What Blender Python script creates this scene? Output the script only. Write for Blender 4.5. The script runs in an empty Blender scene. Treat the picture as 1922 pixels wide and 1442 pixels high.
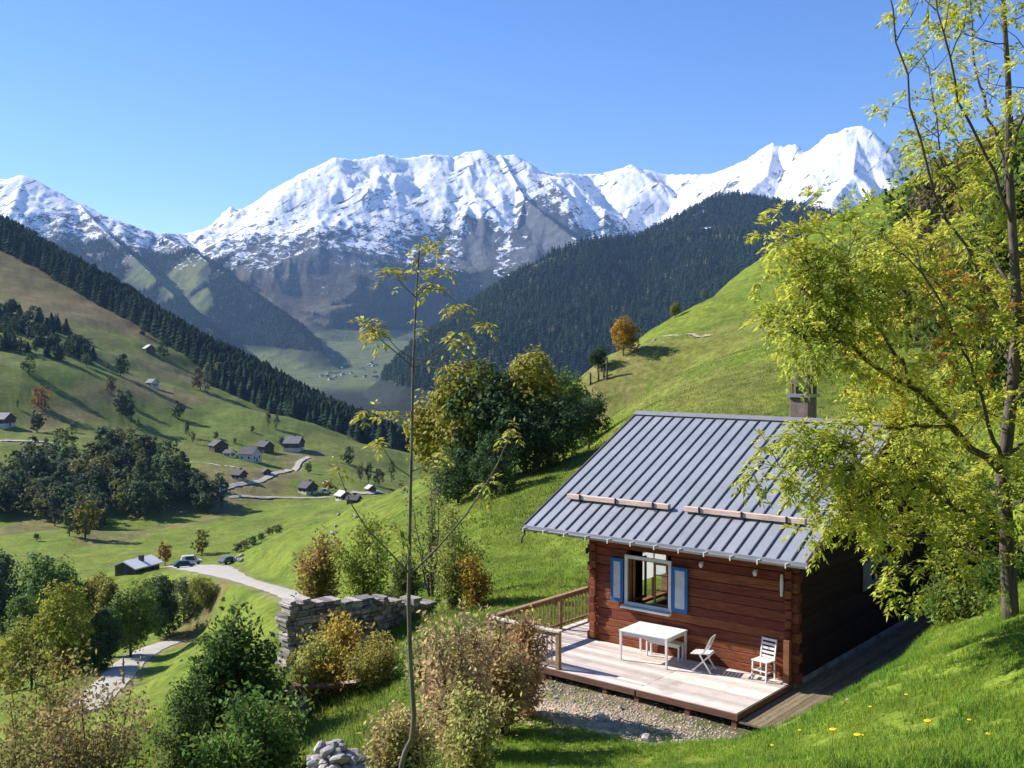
import bpy, bmesh, math, random
import numpy as np
from mathutils import Vector, Matrix
R = math.radians
rng = np.random.default_rng(7); random.seed(7)
scene = bpy.context.scene
col = scene.collection

# ------------------------------------------------------------------ camera
CAMH = 7.661; FPX = 1942.4; PITCH = R(-1.666)
cd = bpy.data.cameras.new('camera'); cam = bpy.data.objects.new('camera', cd); col.objects.link(cam)
cam.location = (0, 0, CAMH); cam.rotation_euler = (R(90) + PITCH, 0, 0)
cd.sensor_width = 36; cd.lens = 36 * FPX / 1922; cd.clip_start = 0.1; cd.clip_end = 40000
scene.camera = cam
# ------------------------------------------------------------------ sky, sun, exposure
SUN_EL = R(33); sx, sy = -.926, .378
w = bpy.data.worlds.new('World'); scene.world = w; w.use_nodes = True
wn = w.node_tree; sky = wn.nodes.new('ShaderNodeTexSky'); sky.sky_type = 'NISHITA'; sky.sun_disc = False
sky.sun_elevation = SUN_EL; sky.sun_rotation = math.atan2(sx, sy); sky.altitude = 1500; sky.air_density = 1.0
sky.dust_density = 0.2; sky.ozone_density = 2.0
hsv = wn.nodes.new('ShaderNodeHueSaturation'); hsv.inputs['Saturation'].default_value = 1.28; hsv.inputs['Hue'].default_value = .515; wn.links.new(sky.outputs[0], hsv.inputs['Color'])
wn.links.new(hsv.outputs[0], wn.nodes['Background'].inputs[0]); wn.nodes['Background'].inputs[1].default_value = .105
sl = bpy.data.lights.new('sun', 'SUN'); sl.energy = 5.0; sl.angle = R(.5); sl.color = (1, .95, .87)
so = bpy.data.objects.new('sun', sl); col.objects.link(so)
sdir = Vector((sx * math.cos(SUN_EL), sy * math.cos(SUN_EL), math.sin(SUN_EL)))
so.rotation_euler = sdir.to_track_quat('Z', 'Y').to_euler(); so.location = (-40, 20, 60)
scene.view_settings.view_transform = 'Standard'; scene.view_settings.look = 'None'
scene.view_settings.exposure = 0.95; scene.view_settings.gamma = 1
scene.render.engine = 'CYCLES'
cy = scene.cycles; cy.use_denoising = True; cy.max_bounces = 6; cy.diffuse_bounces = 2; cy.glossy_bounces = 2
cy.transmission_bounces = 4; cy.transparent_max_bounces = 8; cy.volume_bounces = 0; cy.caustics_reflective = False; cy.caustics_refractive = False

# ------------------------------------------------------------------ helpers
def ray(px, py):
    a = (px - 961) / FPX; b = -(py - 721) / FPX
    return np.array([a, math.cos(PITCH) - b * math.sin(PITCH), math.sin(PITCH) + b * math.cos(PITCH)])
def W(px, py, d):
    r = ray(px, py); return np.array([0, 0, CAMH]) + r * (d / r[1])
def tag(o, label=None, cat=None, group=None, kind=None):
    if label: o['label'] = label
    if cat: o['category'] = cat
    if group: o['group'] = group
    if kind: o['kind'] = kind
    return o
def empty(name, loc=(0, 0, 0), rz=0, label=None, cat=None, group=None):
    o = bpy.data.objects.new(name, None); col.objects.link(o); o.location = loc; o.rotation_euler = (0, 0, rz)
    o.empty_display_size = .3
    return tag(o, label, cat, group)
def npmesh(name, V, F, mats=(), smooth=False, midx=None):
    me = bpy.data.meshes.new(name); V = np.asarray(V, np.float32); F = np.asarray(F, np.int32)
    me.vertices.add(len(V)); me.vertices.foreach_set('co', V.ravel())
    n = F.shape[1]; me.loops.add(F.size); me.loops.foreach_set('vertex_index', F.ravel())
    me.polygons.add(len(F)); me.polygons.foreach_set('loop_start', np.arange(len(F), dtype=np.int32) * n)
    try: me.polygons.foreach_set('loop_total', np.full(len(F), n, np.int32))
    except Exception: pass
    if smooth: me.polygons.foreach_set('use_smooth', np.ones(len(F), bool))
    for m in mats: me.materials.append(m)
    if midx is not None: me.polygons.foreach_set('material_index', np.asarray(midx, np.int32))
    me.update(calc_edges=True); return me
def link(name, me, parent=None, loc=None):
    o = bpy.data.objects.new(name, me); col.objects.link(o)
    if parent: o.parent = parent
    if loc is not None: o.location = loc
    return o
def copy_tree(o, parent=None):
    c = o.copy(); col.objects.link(c)
    if parent is not None: c.parent = parent
    for ch in list(o.children): copy_tree(ch, c)
    return c
class MB:
    def __init__(s): s.v = []; s.f = []; s.m = []
    def add(s, vs, fs, m=0):
        n = len(s.v); s.v += [tuple(map(float, v)) for v in vs]; s.f += [tuple(i + n for i in f) for f in fs]; s.m += [m] * len(fs); return s
    def box(s, x0, x1, y0, y1, z0, z1, m=0):
        return s.add([(x0,y0,z0),(x1,y0,z0),(x1,y1,z0),(x0,y1,z0),(x0,y0,z1),(x1,y0,z1),(x1,y1,z1),(x0,y1,z1)],
              [(3,2,1,0),(4,5,6,7),(0,1,5,4),(1,2,6,5),(2,3,7,6),(3,0,4,7)], m)
    def hexa(s, p, m=0):   # 8 points, bottom ring then top ring
        return s.add(p, [(3,2,1,0),(4,5,6,7),(0,1,5,4),(1,2,6,5),(2,3,7,6),(3,0,4,7)], m)
    def bar(s, a, b, w, h=None, m=0):
        a = Vector(a); b = Vector(b); h = h or w; d = (b - a).normalized()
        up = Vector((0,0,1)) if abs(d.z) < .95 else Vector((0,1,0))
        r = d.cross(up).normalized() * w / 2; u = r.cross(d).normalized() * h / 2
        return s.hexa([a-r-u, a+r-u, a+r+u, a-r+u, b-r-u, b+r-u, b+r+u, b-r+u], m)
    def tube(s, pts, rad, n=6, m=0):
        P = [Vector(p) for p in pts]; rings = []; base = len(s.v)
        for i, p in enumerate(P):
            d = (P[min(i+1, len(P)-1)] - P[max(i-1, 0)]).normalized()
            a = d.orthogonal().normalized() if i == 0 else (pa - d * pa.dot(d)).normalized()
            pa = a; b = d.cross(a); r = rad[i] if hasattr(rad, '__len__') else rad
            for k in range(n):
                t = 2 * math.pi * k / n; s.v.append(tuple(p + (a * math.cos(t) + b * math.sin(t)) * r))
        for i in range(len(P) - 1):
            for k in range(n):
                q = base + i * n; s.f.append((q + k, q + (k+1) % n, q + n + (k+1) % n, q + n + k)); s.m.append(m)
        s.f.append(tuple(base + k for k in range(n))[::-1]); s.m.append(m)
        s.f.append(tuple(base + (len(P)-1) * n + k for k in range(n))); s.m.append(m)
        return s
    def build(s, name, mats, parent=None, smooth=False, bevel=0):
        me = bpy.data.meshes.new(name); me.from_pydata(s.v, [], s.f)
        for m in (mats if isinstance(mats, (list, tuple)) else [mats]): me.materials.append(m)
        me.polygons.foreach_set('material_index', s.m)
        if smooth: me.polygons.foreach_set('use_smooth', [True] * len(s.f))
        me.update(); o = link(name, me, parent)
        if bevel:
            b = o.modifiers.new('bevel', 'BEVEL'); b.width = bevel; b.segments = 1; b.limit_method = 'ANGLE'
        return o

def hash2(ix, iy, seed):
    h = (ix.astype(np.int64) * 374761393 + iy.astype(np.int64) * 668265263 + seed * 974634777) & 0xFFFFFFFF
    h = ((h ^ (h >> 13)) * 1274126177) & 0xFFFFFFFF
    return ((h ^ (h >> 16)) & 0xFFFF) / 65535.0
def noise(x, y, seed=0):
    ix = np.floor(x); iy = np.floor(y); fx = x - ix; fy = y - iy
    u = fx * fx * fx * (fx * (fx * 6 - 15) + 10); v = fy * fy * fy * (fy * (fy * 6 - 15) + 10)
    def g(dx, dy):
        a = hash2(ix + dx, iy + dy, seed) * 2 * np.pi; return np.cos(a) * (fx - dx) + np.sin(a) * (fy - dy)
    a = g(0,0) * (1-u) + g(1,0) * u; b = g(0,1) * (1-u) + g(1,1) * u
    return (a * (1-v) + b * v) * 1.5
def fbm(x, y, oct=5, seed=0, gain=.5):
    s = 0; a = 1; t = 0
    for i in range(oct):
        s = s + a * noise(x, y, seed + i * 17); t += a; a *= gain; x = x * 2.03 + 5.1; y = y * 2.03 - 3.7
    return s / t
def ridged(x, y, oct=5, seed=0, gain=.5):
    s = 0; a = 1; t = 0; wgt = 1
    for i in range(oct):
        n = (1 - np.abs(noise(x, y, seed + i * 13))) ** 2 * wgt; s = s + a * n; t += a; wgt = np.clip(n * 1.6, 0, 1)
        a *= gain; x = x * 2.07 + 3.3; y = y * 2.07 + 9.1
    return s / t
def sstep(a, b, x): t = np.clip((x - a) / (b - a), 0, 1); return t * t * (3 - 2 * t)

# ------------------------------------------------------------------ materials
class NT:
    def __init__(s, name):
        s.m = bpy.data.materials.new(name); s.m.use_nodes = True; s.t = s.m.node_tree; s.n = s.t.nodes
        s.b = s.n['Principled BSDF']; s.out = s.n['Material Output']
    def new(s, t, **k):
        n = s.n.new(t)
        for a, b in k.items(): setattr(n, a, b)
        return n
    def L(s, a, b): s.t.links.new(a, b)
    def noise(s, scale, detail=4, rough=.55, vec=None, dist=0):
        n = s.new('ShaderNodeTexNoise'); n.inputs['Scale'].default_value = scale; n.inputs['Detail'].default_value = detail
        n.inputs['Roughness'].default_value = rough; n.inputs['Distortion'].default_value = dist
        if vec: s.L(vec, n.inputs['Vector'])
        return n.outputs[0]
    def ramp(s, fac, stops):
        r = s.new('ShaderNodeValToRGB'); e = r.color_ramp.elements
        while len(e) < len(stops): e.new(.5)
        for el, (p, c) in zip(e, stops): el.position = p; el.color = tuple(c) + (1,) if len(c) == 3 else c
        s.L(fac, r.inputs[0]); return r.outputs[0]
    def mix(s, fac, a, b, mode='MIX'):
        n = s.new('ShaderNodeMix', data_type='RGBA', blend_type=mode)
        for v, i in ((fac, 0), (a, 6), (b, 7)):
            if hasattr(v, 'links'): s.L(v, n.inputs[i])
            elif i == 0: n.inputs[0].default_value = v
            else: n.inputs[i].default_value = tuple(v) + (1,)
        return n.outputs[2]
    def math(s, op, a, b=0, c=0):
        n = s.new('ShaderNodeMath', operation=op)
        for i, v in enumerate((a, b, c)):
            if hasattr(v, 'links'): s.L(v, n.inputs[i])
            else: n.inputs[i].default_value = v
        return n.outputs[0]
    def coord(s, kind='Object', scale=None):
        tc = s.new('ShaderNodeTexCoord'); o = tc.outputs[kind]
        if scale:
            mp = s.new('ShaderNodeMapping'); mp.inputs['Scale'].default_value = scale; s.L(o, mp.inputs[0]); o = mp.outputs[0]
        return o
    def bump(s, h, strength=.3, dist=.02):
        b = s.new('ShaderNodeBump'); b.inputs['Strength'].default_value = strength; b.inputs['Distance'].default_value = dist
        s.L(h, b.inputs['Height']); s.L(b.outputs[0], s.b.inputs['Normal'])
    def color(s, c): 
        if hasattr(c, 'links'): s.L(c, s.b.inputs['Base Color'])
        else: s.b.inputs['Base Color'].default_value = tuple(c) + (1,)
    def set(s, **k):
        for a, v in k.items(): s.b.inputs[a.replace('_', ' ')].default_value = v
def simple(name, c, c2=None, scale=8, rough=.7, metal=0, bump=0, stretch=None):
    m = NT(name); vec = m.coord('Object', stretch)
    c2 = c2 or tuple(x * .7 for x in c); n = m.noise(scale, 5, .6, vec)
    m.color(m.ramp(n, [(.3, c2), (.7, c)])); m.set(Roughness=rough, Metallic=metal)
    m.b.inputs['Specular IOR Level'].default_value = .3
    if bump: m.bump(n, bump, .01)
    return m.m
def leaf_mat(name, objcol=True, trans=.35, spread=.35, scale=.6, c=(1,1,1), spec=.15):
    m = NT(name)
    g = m.new('ShaderNodeNewGeometry'); oi = m.new('ShaderNodeObjectInfo')
    base = oi.outputs['Color'] if objcol else m.mix(0, c, c)
    hs = m.new('ShaderNodeHueSaturation'); m.L(base, hs.inputs['Color'])
    rn = g.outputs['Random Per Island']
    nz = m.noise(scale, 4 if spec == 0 else 2, .75 if spec == 0 else .5, m.coord('Object'))
    m.L(m.math('MULTIPLY_ADD', rn, spread * 1.6, m.math('MULTIPLY_ADD', nz, 1.2, .4 - spread * .8)), hs.inputs['Value'])
    m.L(m.math('MULTIPLY_ADD', m.math('SUBTRACT', nz, .5), -.12, m.math('MULTIPLY_ADD', rn, .05, .475)), hs.inputs['Hue'])
    hs.inputs['Saturation'].default_value = 1.0
    m.color(hs.outputs[0]); m.set(Roughness=.6); m.b.inputs['Specular IOR Level'].default_value = spec
    tr = m.new('ShaderNodeBsdfTranslucent'); m.L(hs.outputs[0], tr.inputs[0])
    mx = m.new('ShaderNodeMixShader'); mx.inputs[0].default_value = trans
    m.L(m.b.outputs[0], mx.inputs[1]); m.L(tr.outputs[0], mx.inputs[2]); m.L(mx.outputs[0], m.out.inputs[0])
    return m.m
M = {}
M['leaf'] = leaf_mat('leaf', spread=.5, trans=.45)
M['needle'] = leaf_mat('needle', trans=.0, spread=.5, scale=.012, spec=0)
M['bark'] = simple('bark', (.16,.13,.10), (.05,.04,.03), 6, .9, bump=.5, stretch=(3,3,.6))
M['barklight'] = simple('bark_light', (.22,.19,.155), (.08,.068,.055), 9, .85, bump=.5, stretch=(3,3,.5))
M['barkdark'] = simple('ash_bark', (.15,.12,.105), (.05,.04,.036), 6, .9, bump=.5, stretch=(3,3,.6))
M['stone'] = simple('stone', (.52,.48,.44), (.20,.18,.165), 3, .95, bump=.6)
M['metal'] = simple('dark_metal', (.05,.05,.055), None, 4, .5, .6)
M['iron'] = simple('iron', (.12,.12,.12), None, 4, .6, .3)
def wood(name, c1, c2, plank=None, rough=.8, grain=(1, 12, 12), knots=True, bump=.25, var=.5):
    m = NT(name); vec = m.coord('Object', grain)
    n = m.noise(3, 7, .65, vec, .5); g = m.new('ShaderNodeNewGeometry'); rn = g.outputs['Random Per Island']
    c = m.ramp(n, [(.28, c2), (.62, c1)])
    hs = m.new('ShaderNodeHueSaturation'); m.L(c, hs.inputs['Color'])
    m.L(m.math('MULTIPLY_ADD', rn, var, 1 - var / 2), hs.inputs['Value']); m.L(m.math('MULTIPLY_ADD', rn, .02, .49), hs.inputs['Hue'])
    big = m.noise(1.3, 4, .6, m.coord('Object'))
    cc = m.mix(m.ramp(big, [(.52, (0,0,0)), (.72, (.55,.55,.55))]), hs.outputs[0], tuple(x * .35 for x in c1))
    m.color(cc); m.set(Roughness=rough); m.b.inputs['Specular IOR Level'].default_value = .25; m.bump(n, bump, .01); return m.m
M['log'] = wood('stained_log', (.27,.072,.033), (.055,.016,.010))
M['darklog'] = wood('shaded_dark_log', (.055,.022,.014), (.016,.007,.005))  # darker copy of the log stain, side wall shade put into the colour
M['deck'] = wood('pale_decking', (.74,.64,.57), (.50,.42,.37), grain=(1.2, 14, 8), bump=.12)
M['path'] = wood('weathered_boards', (.25,.19,.12), (.12,.085,.05), grain=(14, 1.2, 8))
M['rail'] = wood('rail_wood', (.36,.23,.13), (.17,.085,.045), grain=(4,4,4))
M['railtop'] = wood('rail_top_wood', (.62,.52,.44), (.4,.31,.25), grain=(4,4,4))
M['fascia'] = wood('deck_edge_wood', (.20,.10,.07), (.08,.04,.03))
M['beam'] = wood('pink_beam', (.66,.50,.43), (.42,.27,.22), grain=(1,10,10))
M['sunwood'] = wood('orange_wood', (.28,.12,.055), (.14,.05,.025))
M['white'] = simple('white_paint', (.80,.79,.77), (.68,.66,.62), 5, .5)
M['offwhite'] = simple('offwhite_paint', (.60,.60,.60), (.48,.48,.49), 5, .6)
M['shadewhite'] = simple('shaded_white_paint', (.34,.34,.35), (.24,.24,.25), 5, .7)  # white paint greyed down, shade on the side window is in the colour
M['blue'] = simple('blue_paint', (.02,.16,.42), (.015,.11,.32), 5, .55)
M['table'] = simple('white_laminate', (.82,.81,.79), (.75,.74,.72), 5, .35)
m = NT('zinc_roof'); n1 = m.noise(1.2, 5, .6, m.coord('Object')); n2 = m.noise(30, 3, .6, m.coord('Object', (1,.15,.15)))
m.color(m.ramp(m.math('MULTIPLY_ADD', n2, .35, m.math('MULTIPLY', n1, .65)), [(.3, (.27,.28,.305)), (.7, (.39,.40,.43))]))
m.set(Roughness=.48, Metallic=.25); M['zinc'] = m.m
M['seam'] = simple('roof_seam', (.10,.105,.12), None, 8, .5, .3)
M['gutter'] = simple('gutter', (.36,.35,.36), (.28,.27,.28), 5, .45, .5)
m = NT('glass'); m.set(Roughness=.03, IOR=1.45, Transmission_Weight=1.0); m.color((.9,.95,.95)); M['glass'] = m.m
m = NT('curtain'); tr = m.new('ShaderNodeBsdfTranslucent'); tr.inputs[0].default_value = (.85,.87,.85,1); mx = m.new('ShaderNodeMixShader'); mx.inputs[0].default_value = .6
m.color((.85,.86,.84)); m.L(m.b.outputs[0], mx.inputs[1]); m.L(tr.outputs[0], mx.inputs[2]); m.L(mx.outputs[0], m.out.inputs[0]); M['curtain'] = m.m
m = NT('lamp_glass'); m.color((.75,.78,.75)); m.set(Roughness=.2); M['lampglass'] = m.m
M['palegravel'] = simple('pale_gravel', (.58,.48,.37), (.28,.24,.20), 5, .95)
M['chimney'] = simple('chimney_stone', (.30,.23,.19), (.13,.10,.085), 5, .95, bump=.6)

# ------------------------------------------------------------------ the ground: control points of the near hill and valley
CP = []
def cp(*pts):
    for (px, py, d) in pts: CP.append(tuple(W(px, py, d)))
CP += [(0,0,6.1),(5,0,6.5),(-5,0,4.4),(0,-12,9),(12,0,6.6),(-14,0,1.5),(30,0,14),(-40,0,-10),(0,-60,22),(60,-40,40),(-60,-60,-8),(-1,8,3.75),(3,8,4.6),(-6,12,.2),(-5,18,-1.6),
       (-10,22,-4),(-16,28,-7),(14,25,3.3),(20,30,5.2),(28,38,8),(12.8,32,.4),(16,33,2.2),(9.14,19,2.75),(-20,20,-8),(-35,30,-14),(-60,40,-25),(-100,100,-42),(-90,60,-38),(60,60,20),(120,100,50),(200,150,90),(250,300,95),(-250,200,-70),(-400,300,-60)]
cp((1500,1322,20.2),(1650,1270,18),(1800,1222,17.4),(1922,1185,17),(1300,1442,17),(1650,1442,13.5),(1922,1442,11.5),(1200,1410,19),(1100,1442,18.2),
   (1000,1385,21),(900,1442,18.8),(640,1442,20.5),(600,1350,26),(700,1235,31),(540,1205,33),(800,1200,30),
   (950,1140,32),(1000,1050,43),(1000,950,56),(1080,860,85),(900,1000,50),(800,1000,60),(700,1000,78),(620,1060,90),(560,1122,108),(480,1090,140),
   (400,1065,190),(370,1062,210),(250,1072,215),(440,1050,225),(520,1008,230),(600,978,220),(700,935,200),(800,897,175),
   (830,925,105),(900,918,95),(1000,885,110),(1120,830,140),(450,1150,125),(480,1200,100),(300,1280,85),(240,1245,108),(180,1300,90),(300,1216,125),
   (60,1370,80),(0,1330,95),(150,1270,125),(270,1200,150),(380,1130,180),(50,1290,115),
   (1165,678,190),(1120,695,150),(1100,712,150),(1250,606,190),(1350,546,215),(1450,482,230),(1550,432,240),(1650,387,250),(1800,300,260),(1922,235,270),
   (1200,750,110),(1300,700,120),(1400,650,130),(1300,620,165),(1450,560,170),(1600,600,120),(1600,480,190),(1800,500,130),(1922,600,80),
   (1922,450,140),(1800,700,70),(1500,760,70),(1250,772,80),(1150,805,85),(1100,850,72),(1922,900,35),(1800,900,45),(1650,900,52),(1110,1000,45),(1110,762,145))
def cz(px, d, z): CP.append(((px - 961) / FPX * d, d, z))
cz(1000,220,-36); cz(1100,260,-30); cz(900,230,-38); cz(800,260,-48); cz(700,270,-42); cz(600,265,-42); cz(520,265,-42); cz(440,260,-43); cz(950,200,-26); cz(1250,320,0); cz(1450,380,4); cz(1650,420,15); cz(1922,460,40); cz(1250,600,-80); cz(1100,500,-75); cz(1600,700,-60); cz(2200,500,60)
cp((700,958,150),(700,985,105),(600,1002,150),(600,1035,112),(800,918,140),(870,888,140),(520,1048,155),(520,1090,122),(440,1068,178),(560,1155,80),(548,1142,92),(450,1185,92),(350,1300,68),(170,1335,78),(200,1400,62),(300,1400,52),(640,1010,120),(520,1032,192),(600,993,187),(440,1066,202),(700,948,178),(560,1014,205),(480,1044,205),(650,968,190),(950,860,150),(1000,800,175))
cp((750,850,650),(650,900,480),(550,922,450),(470,872,520),(420,920,430),(200,1030,300),(0,1050,265),(50,1000,330),(450,1000,330),(300,1000,340),
   (0,980,380),(200,990,370),(350,960,400),(420,940,420),(700,930,400),(100,830,520),(0,800,540),(300,820,600),(200,700,680),(0,700,600),(100,650,720),
   (300,720,720),(280,660,850),(450,760,750),(600,800,700),(0,600,800),(0,470,1080),(100,522,1040),(200,585,980),(290,638,930),(400,712,860),
   (500,765,800),(600,812,760),(700,846,730),(-300,650,700),(-300,900,450),(-300,350,1150),(-600,500,800))
cp((0,450,1240),(100,498,1190),(200,556,1130),(290,612,1070),(400,682,990),(500,736,910),(600,790,840),(690,836,780),(-300,330,1300))
for (px, d, z) in ((0,1420,95),(150,1360,50),(290,1250,-20),(400,1160,-60),(550,1060,-90),(700,960,-100),(0,1600,40),(300,1500,-90),(700,1500,-120),(1000,1200,-120),(1500,1500,-100),(2000,1000,20)): cz(px, d, z)
CP = np.array(CP); CR = np.maximum(np.hypot(CP[:,0], CP[:,1]) * .055, .8)
def basis(x, y):
    return np.sqrt((x[:,None] - CP[None,:,0])**2 + (y[:,None] - CP[None,:,1])**2 + CR[None,:]**2)
_n = len(CP)
A = np.zeros((_n + 3, _n + 3)); A[:_n,:_n] = basis(CP[:,0], CP[:,1]); A[:_n,_n] = 1; A[:_n,_n+1] = CP[:,0] / 100; A[:_n,_n+2] = CP[:,1] / 100
A[_n:,:_n] = A[:_n,_n:].T
A[:_n,:_n] += np.eye(_n) * 0
wts = np.linalg.lstsq(A, np.concatenate([CP[:,2], [0,0,0]]), rcond=1e-9)[0]
YAW = R(50.474); CO = np.array([6.566, 24.0, 0]); CX = np.array([math.sin(YAW), -math.cos(YAW)]); CY = np.array([math.cos(YAW), math.sin(YAW)])
def spline(P, seg=10):
    P = [np.array(p) for p in P]; Q = []
    for i in range(len(P) - 1):
        a = P[max(i-1,0)]; b = P[i]; c = P[i+1]; d_ = P[min(i+2, len(P)-1)]
        for k in range(seg + (i == len(P) - 2)): t = k / seg; Q.append(.5 * ((2*b) + (c-a)*t + (2*a-5*b+4*c-d_)*t*t + (3*b-a-3*c+d_)*t**3))
    return np.array(Q)
def road_pts(L_): return spline([tuple(W(px, py, d)) + (w_,) for px, py, d, w_ in L_])
BENCH = [road_pts([(580,1134,88,2.6),(562,1123,94,2.6),(530,1110,106,2.6),(500,1101,120,2.7),(450,1086,148,3.2),(405,1071,182,7),(380,1065,202,9),(345,1062,216,5),(325,1061,222,4)]),
         road_pts([(150,1335,82,3.2),(175,1312,89,3.2),(215,1274,99,3.2),(250,1238,111,3.2),(290,1215,124,3.0),(325,1203,134,2.8)])]
def ground(x, y):
    x = np.atleast_1d(np.asarray(x, float)); y = np.atleast_1d(np.asarray(y, float)); z = np.empty(len(x))
    for i in range(0, len(x), 40000):
        a = x[i:i+40000]; b = y[i:i+40000]
        z[i:i+40000] = basis(a, b) @ wts[:_n] + wts[_n] + wts[_n+1] * a / 100 + wts[_n+2] * b / 100
    r = np.hypot(x, y)
    z += fbm(x / 35, y / 35, 3, 3) * np.clip((r - 45) * .006, 0, 2.0) + fbm(x / 3.1, y / 3.1, 3, 9) * np.clip(r * .006, .02, .3) 
    z += fbm(x / 140, y / 140, 4, 31) * np.clip((r - 300) * .02, 0, 9)
    lx = (x - CO[0]) * CX[0] + (y - CO[1]) * CX[1]; ly = (x - CO[0]) * CY[0] + (y - CO[1]) * CY[1]
    dx = np.maximum(np.maximum(-7.4 - lx, lx - 1.75), 0); dy = np.maximum(np.maximum(-4.6 - ly, ly - 10.2), 0)
    k = 1 - sstep(0, 1.6, np.hypot(dx, dy)); pad = -.30 + fbm(x / 1.3, y / 1.3, 3, 77) * .07
    z = z * (1 - k) + pad * k
    for Q in BENCH:
        m_ = (x > Q[:,0].min() - 14) & (x < Q[:,0].max() + 14) & (y > Q[:,1].min() - 14) & (y < Q[:,1].max() + 14); ii = np.nonzero(m_)[0]
        for c0 in range(0, len(ii), 20000):
            j = ii[c0:c0+20000]; best = np.full(len(j), 1e9); zr = np.zeros(len(j)); wr = np.ones(len(j))
            for a, b in zip(Q[:-1], Q[1:]):
                dx, dy = b[0] - a[0], b[1] - a[1]; t = np.clip(((x[j] - a[0]) * dx + (y[j] - a[1]) * dy) / (dx*dx + dy*dy), 0, 1); dd = np.hypot(x[j] - a[0] - t*dx, y[j] - a[1] - t*dy)
                u = dd < best; best[u] = dd[u]; zr[u] = (a[2] + t * (b[2] - a[2]))[u]; wr[u] = (a[3] + t * (b[3] - a[3]))[u]
            kk = 1 - sstep(wr * .5 + .5, wr * .5 + 6, best); z[j] = z[j] * (1 - kk) + (zr - .12) * kk
    return z
def g1(x, y): return float(ground(x, y)[0])
def hit(px, py, d0=12, d1=1450):
    """where the sight line through a pixel of the photo meets the ground"""
    r = ray(px, py); t = np.exp(np.linspace(math.log(d0), math.log(d1), 700)); P = r[None] * t[:,None]
    below = (P[:,2] + CAMH) < ground(P[:,0], P[:,1])
    i = int(np.argmax(below)) if below.any() else len(t) - 1
    a, b = t[max(i-1,0)], t[i]
    tt = np.linspace(a, b, 24); P = r[None] * tt[:,None]; bl = (P[:,2] + CAMH) < ground(P[:,0], P[:,1]); j = int(np.argmax(bl)) if bl.any() else 23
    q = r * tt[j]; return np.array([q[0], q[1], q[2] + CAMH])

print('ctrl err', np.abs(A[:_n] @ wts - CP[:,2]).max())
fine = np.radians(np.arange(-33, 33.001, .075)); co1 = np.radians(np.concatenate([np.arange(-180, -33, 3.)])); co2 = np.radians(np.arange(36, 178, 3.))
az = np.concatenate([co1, fine, co2]); rr = np.concatenate([[.3], np.exp(np.arange(math.log(1.), math.log(1650), .0105))])
AZ, RR = np.meshgrid(az, rr); GX = (RR * np.sin(AZ)).ravel(); GY = (RR * np.cos(AZ)).ravel(); GZ = ground(GX, GY)
na, nr = len(az), len(rr); I = np.arange(nr - 1)[:,None] * na; J = np.arange(na)[None]; J2 = (J + 1) % na
F = np.stack([I + J, I + J2, I + na + J2, I + na + J], -1).reshape(-1, 4)[:, ::-1]
edge = sstep(1350, 1640, RR.ravel()); GZ = GZ - edge * 60
# natural ground cover by place: meadow greens, rust bracken, bare earth, gravel
C = np.tile(np.array([.125,.18,.025]), (len(GX), 1))
r_ = np.hypot(GX, GY)
n1 = fbm(GX / 60, GY / 60, 4, 5); n2 = fbm(GX / 9, GY / 9, 4, 6); n3 = fbm(GX / 250, GY / 160, 3, 8)
def blend(mask, c): 
    global C
    C = C * (1 - mask[:,None]) + np.array(c) * mask[:,None]
blend(np.clip(.35 + n1 * 1.3, 0, .8), (.15,.195,.030)); blend(np.clip(n2 * 1.1 + .1, 0, .6), (.09,.16,.018))
blend(sstep(330, 620, r_) * .7, (.115,.145,.036))
def spot(px, py, rx, ry, c, k=1, ns=.5, sc=30, rot=0):
    p = hit(px, py); d = p[1]; sxm = rx / FPX * d
    dx = (GX - p[0]) / sxm; dy = (GY - p[1]) / (ry if ry > 0 else sxm)
    ca, sa = math.cos(rot), math.sin(rot); dx, dy = dx * ca + dy * sa, dy * ca - dx * sa
    q = np.sqrt(dx * dx + dy * dy) + fbm(GX / sc, GY / sc, 4, int(px) % 97) * ns * 2
    blend((1 - sstep(.75, 1.15, q)) * k, c)
rust = (.165,.125,.06); drab = (.16,.14,.065)
for (px, py, rx, ry) in ((60,520,150,160),(150,585,130,130),(240,620,70,80)): spot(px, py, rx, ry, rust, .7, .6, 60)
for (px, py, rx, ry) in ((230,730,60,60),(110,780,50,40),(420,900,90,60),(480,905,80,50),(240,1000,60,25),(300,690,80,50),(20,1000,60,40),(560,860,40,30),(330,745,50,40),(60,590,100,80),(400,1110,70,15)): spot(px, py, rx, ry, drab, .75, .5, 30)
for (px, py, rx, ry, d_) in ((1150,720,40,20,0),(1180,690,30,18,0),(1230,655,40,16,0),(1120,760,26,14,0),(1110,730,20,20,0)): spot(px, py, rx, ry, (.20,.18,.08), .4, .5, 8)
for (px, py) in ((1300,660),(1400,620),(1250,740),(1350,740),(1420,700)): spot(px, py, 70, 18, (.15,.16,.045), .6, .5, 9)
for (px, py, rx, ry) in ((200,640,90,60),(150,700,60,50),(450,800,120,60),(300,790,100,50),(100,860,60,30)): spot(px, py, rx, ry, (.115,.17,.03), .6, .5, 40)
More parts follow.
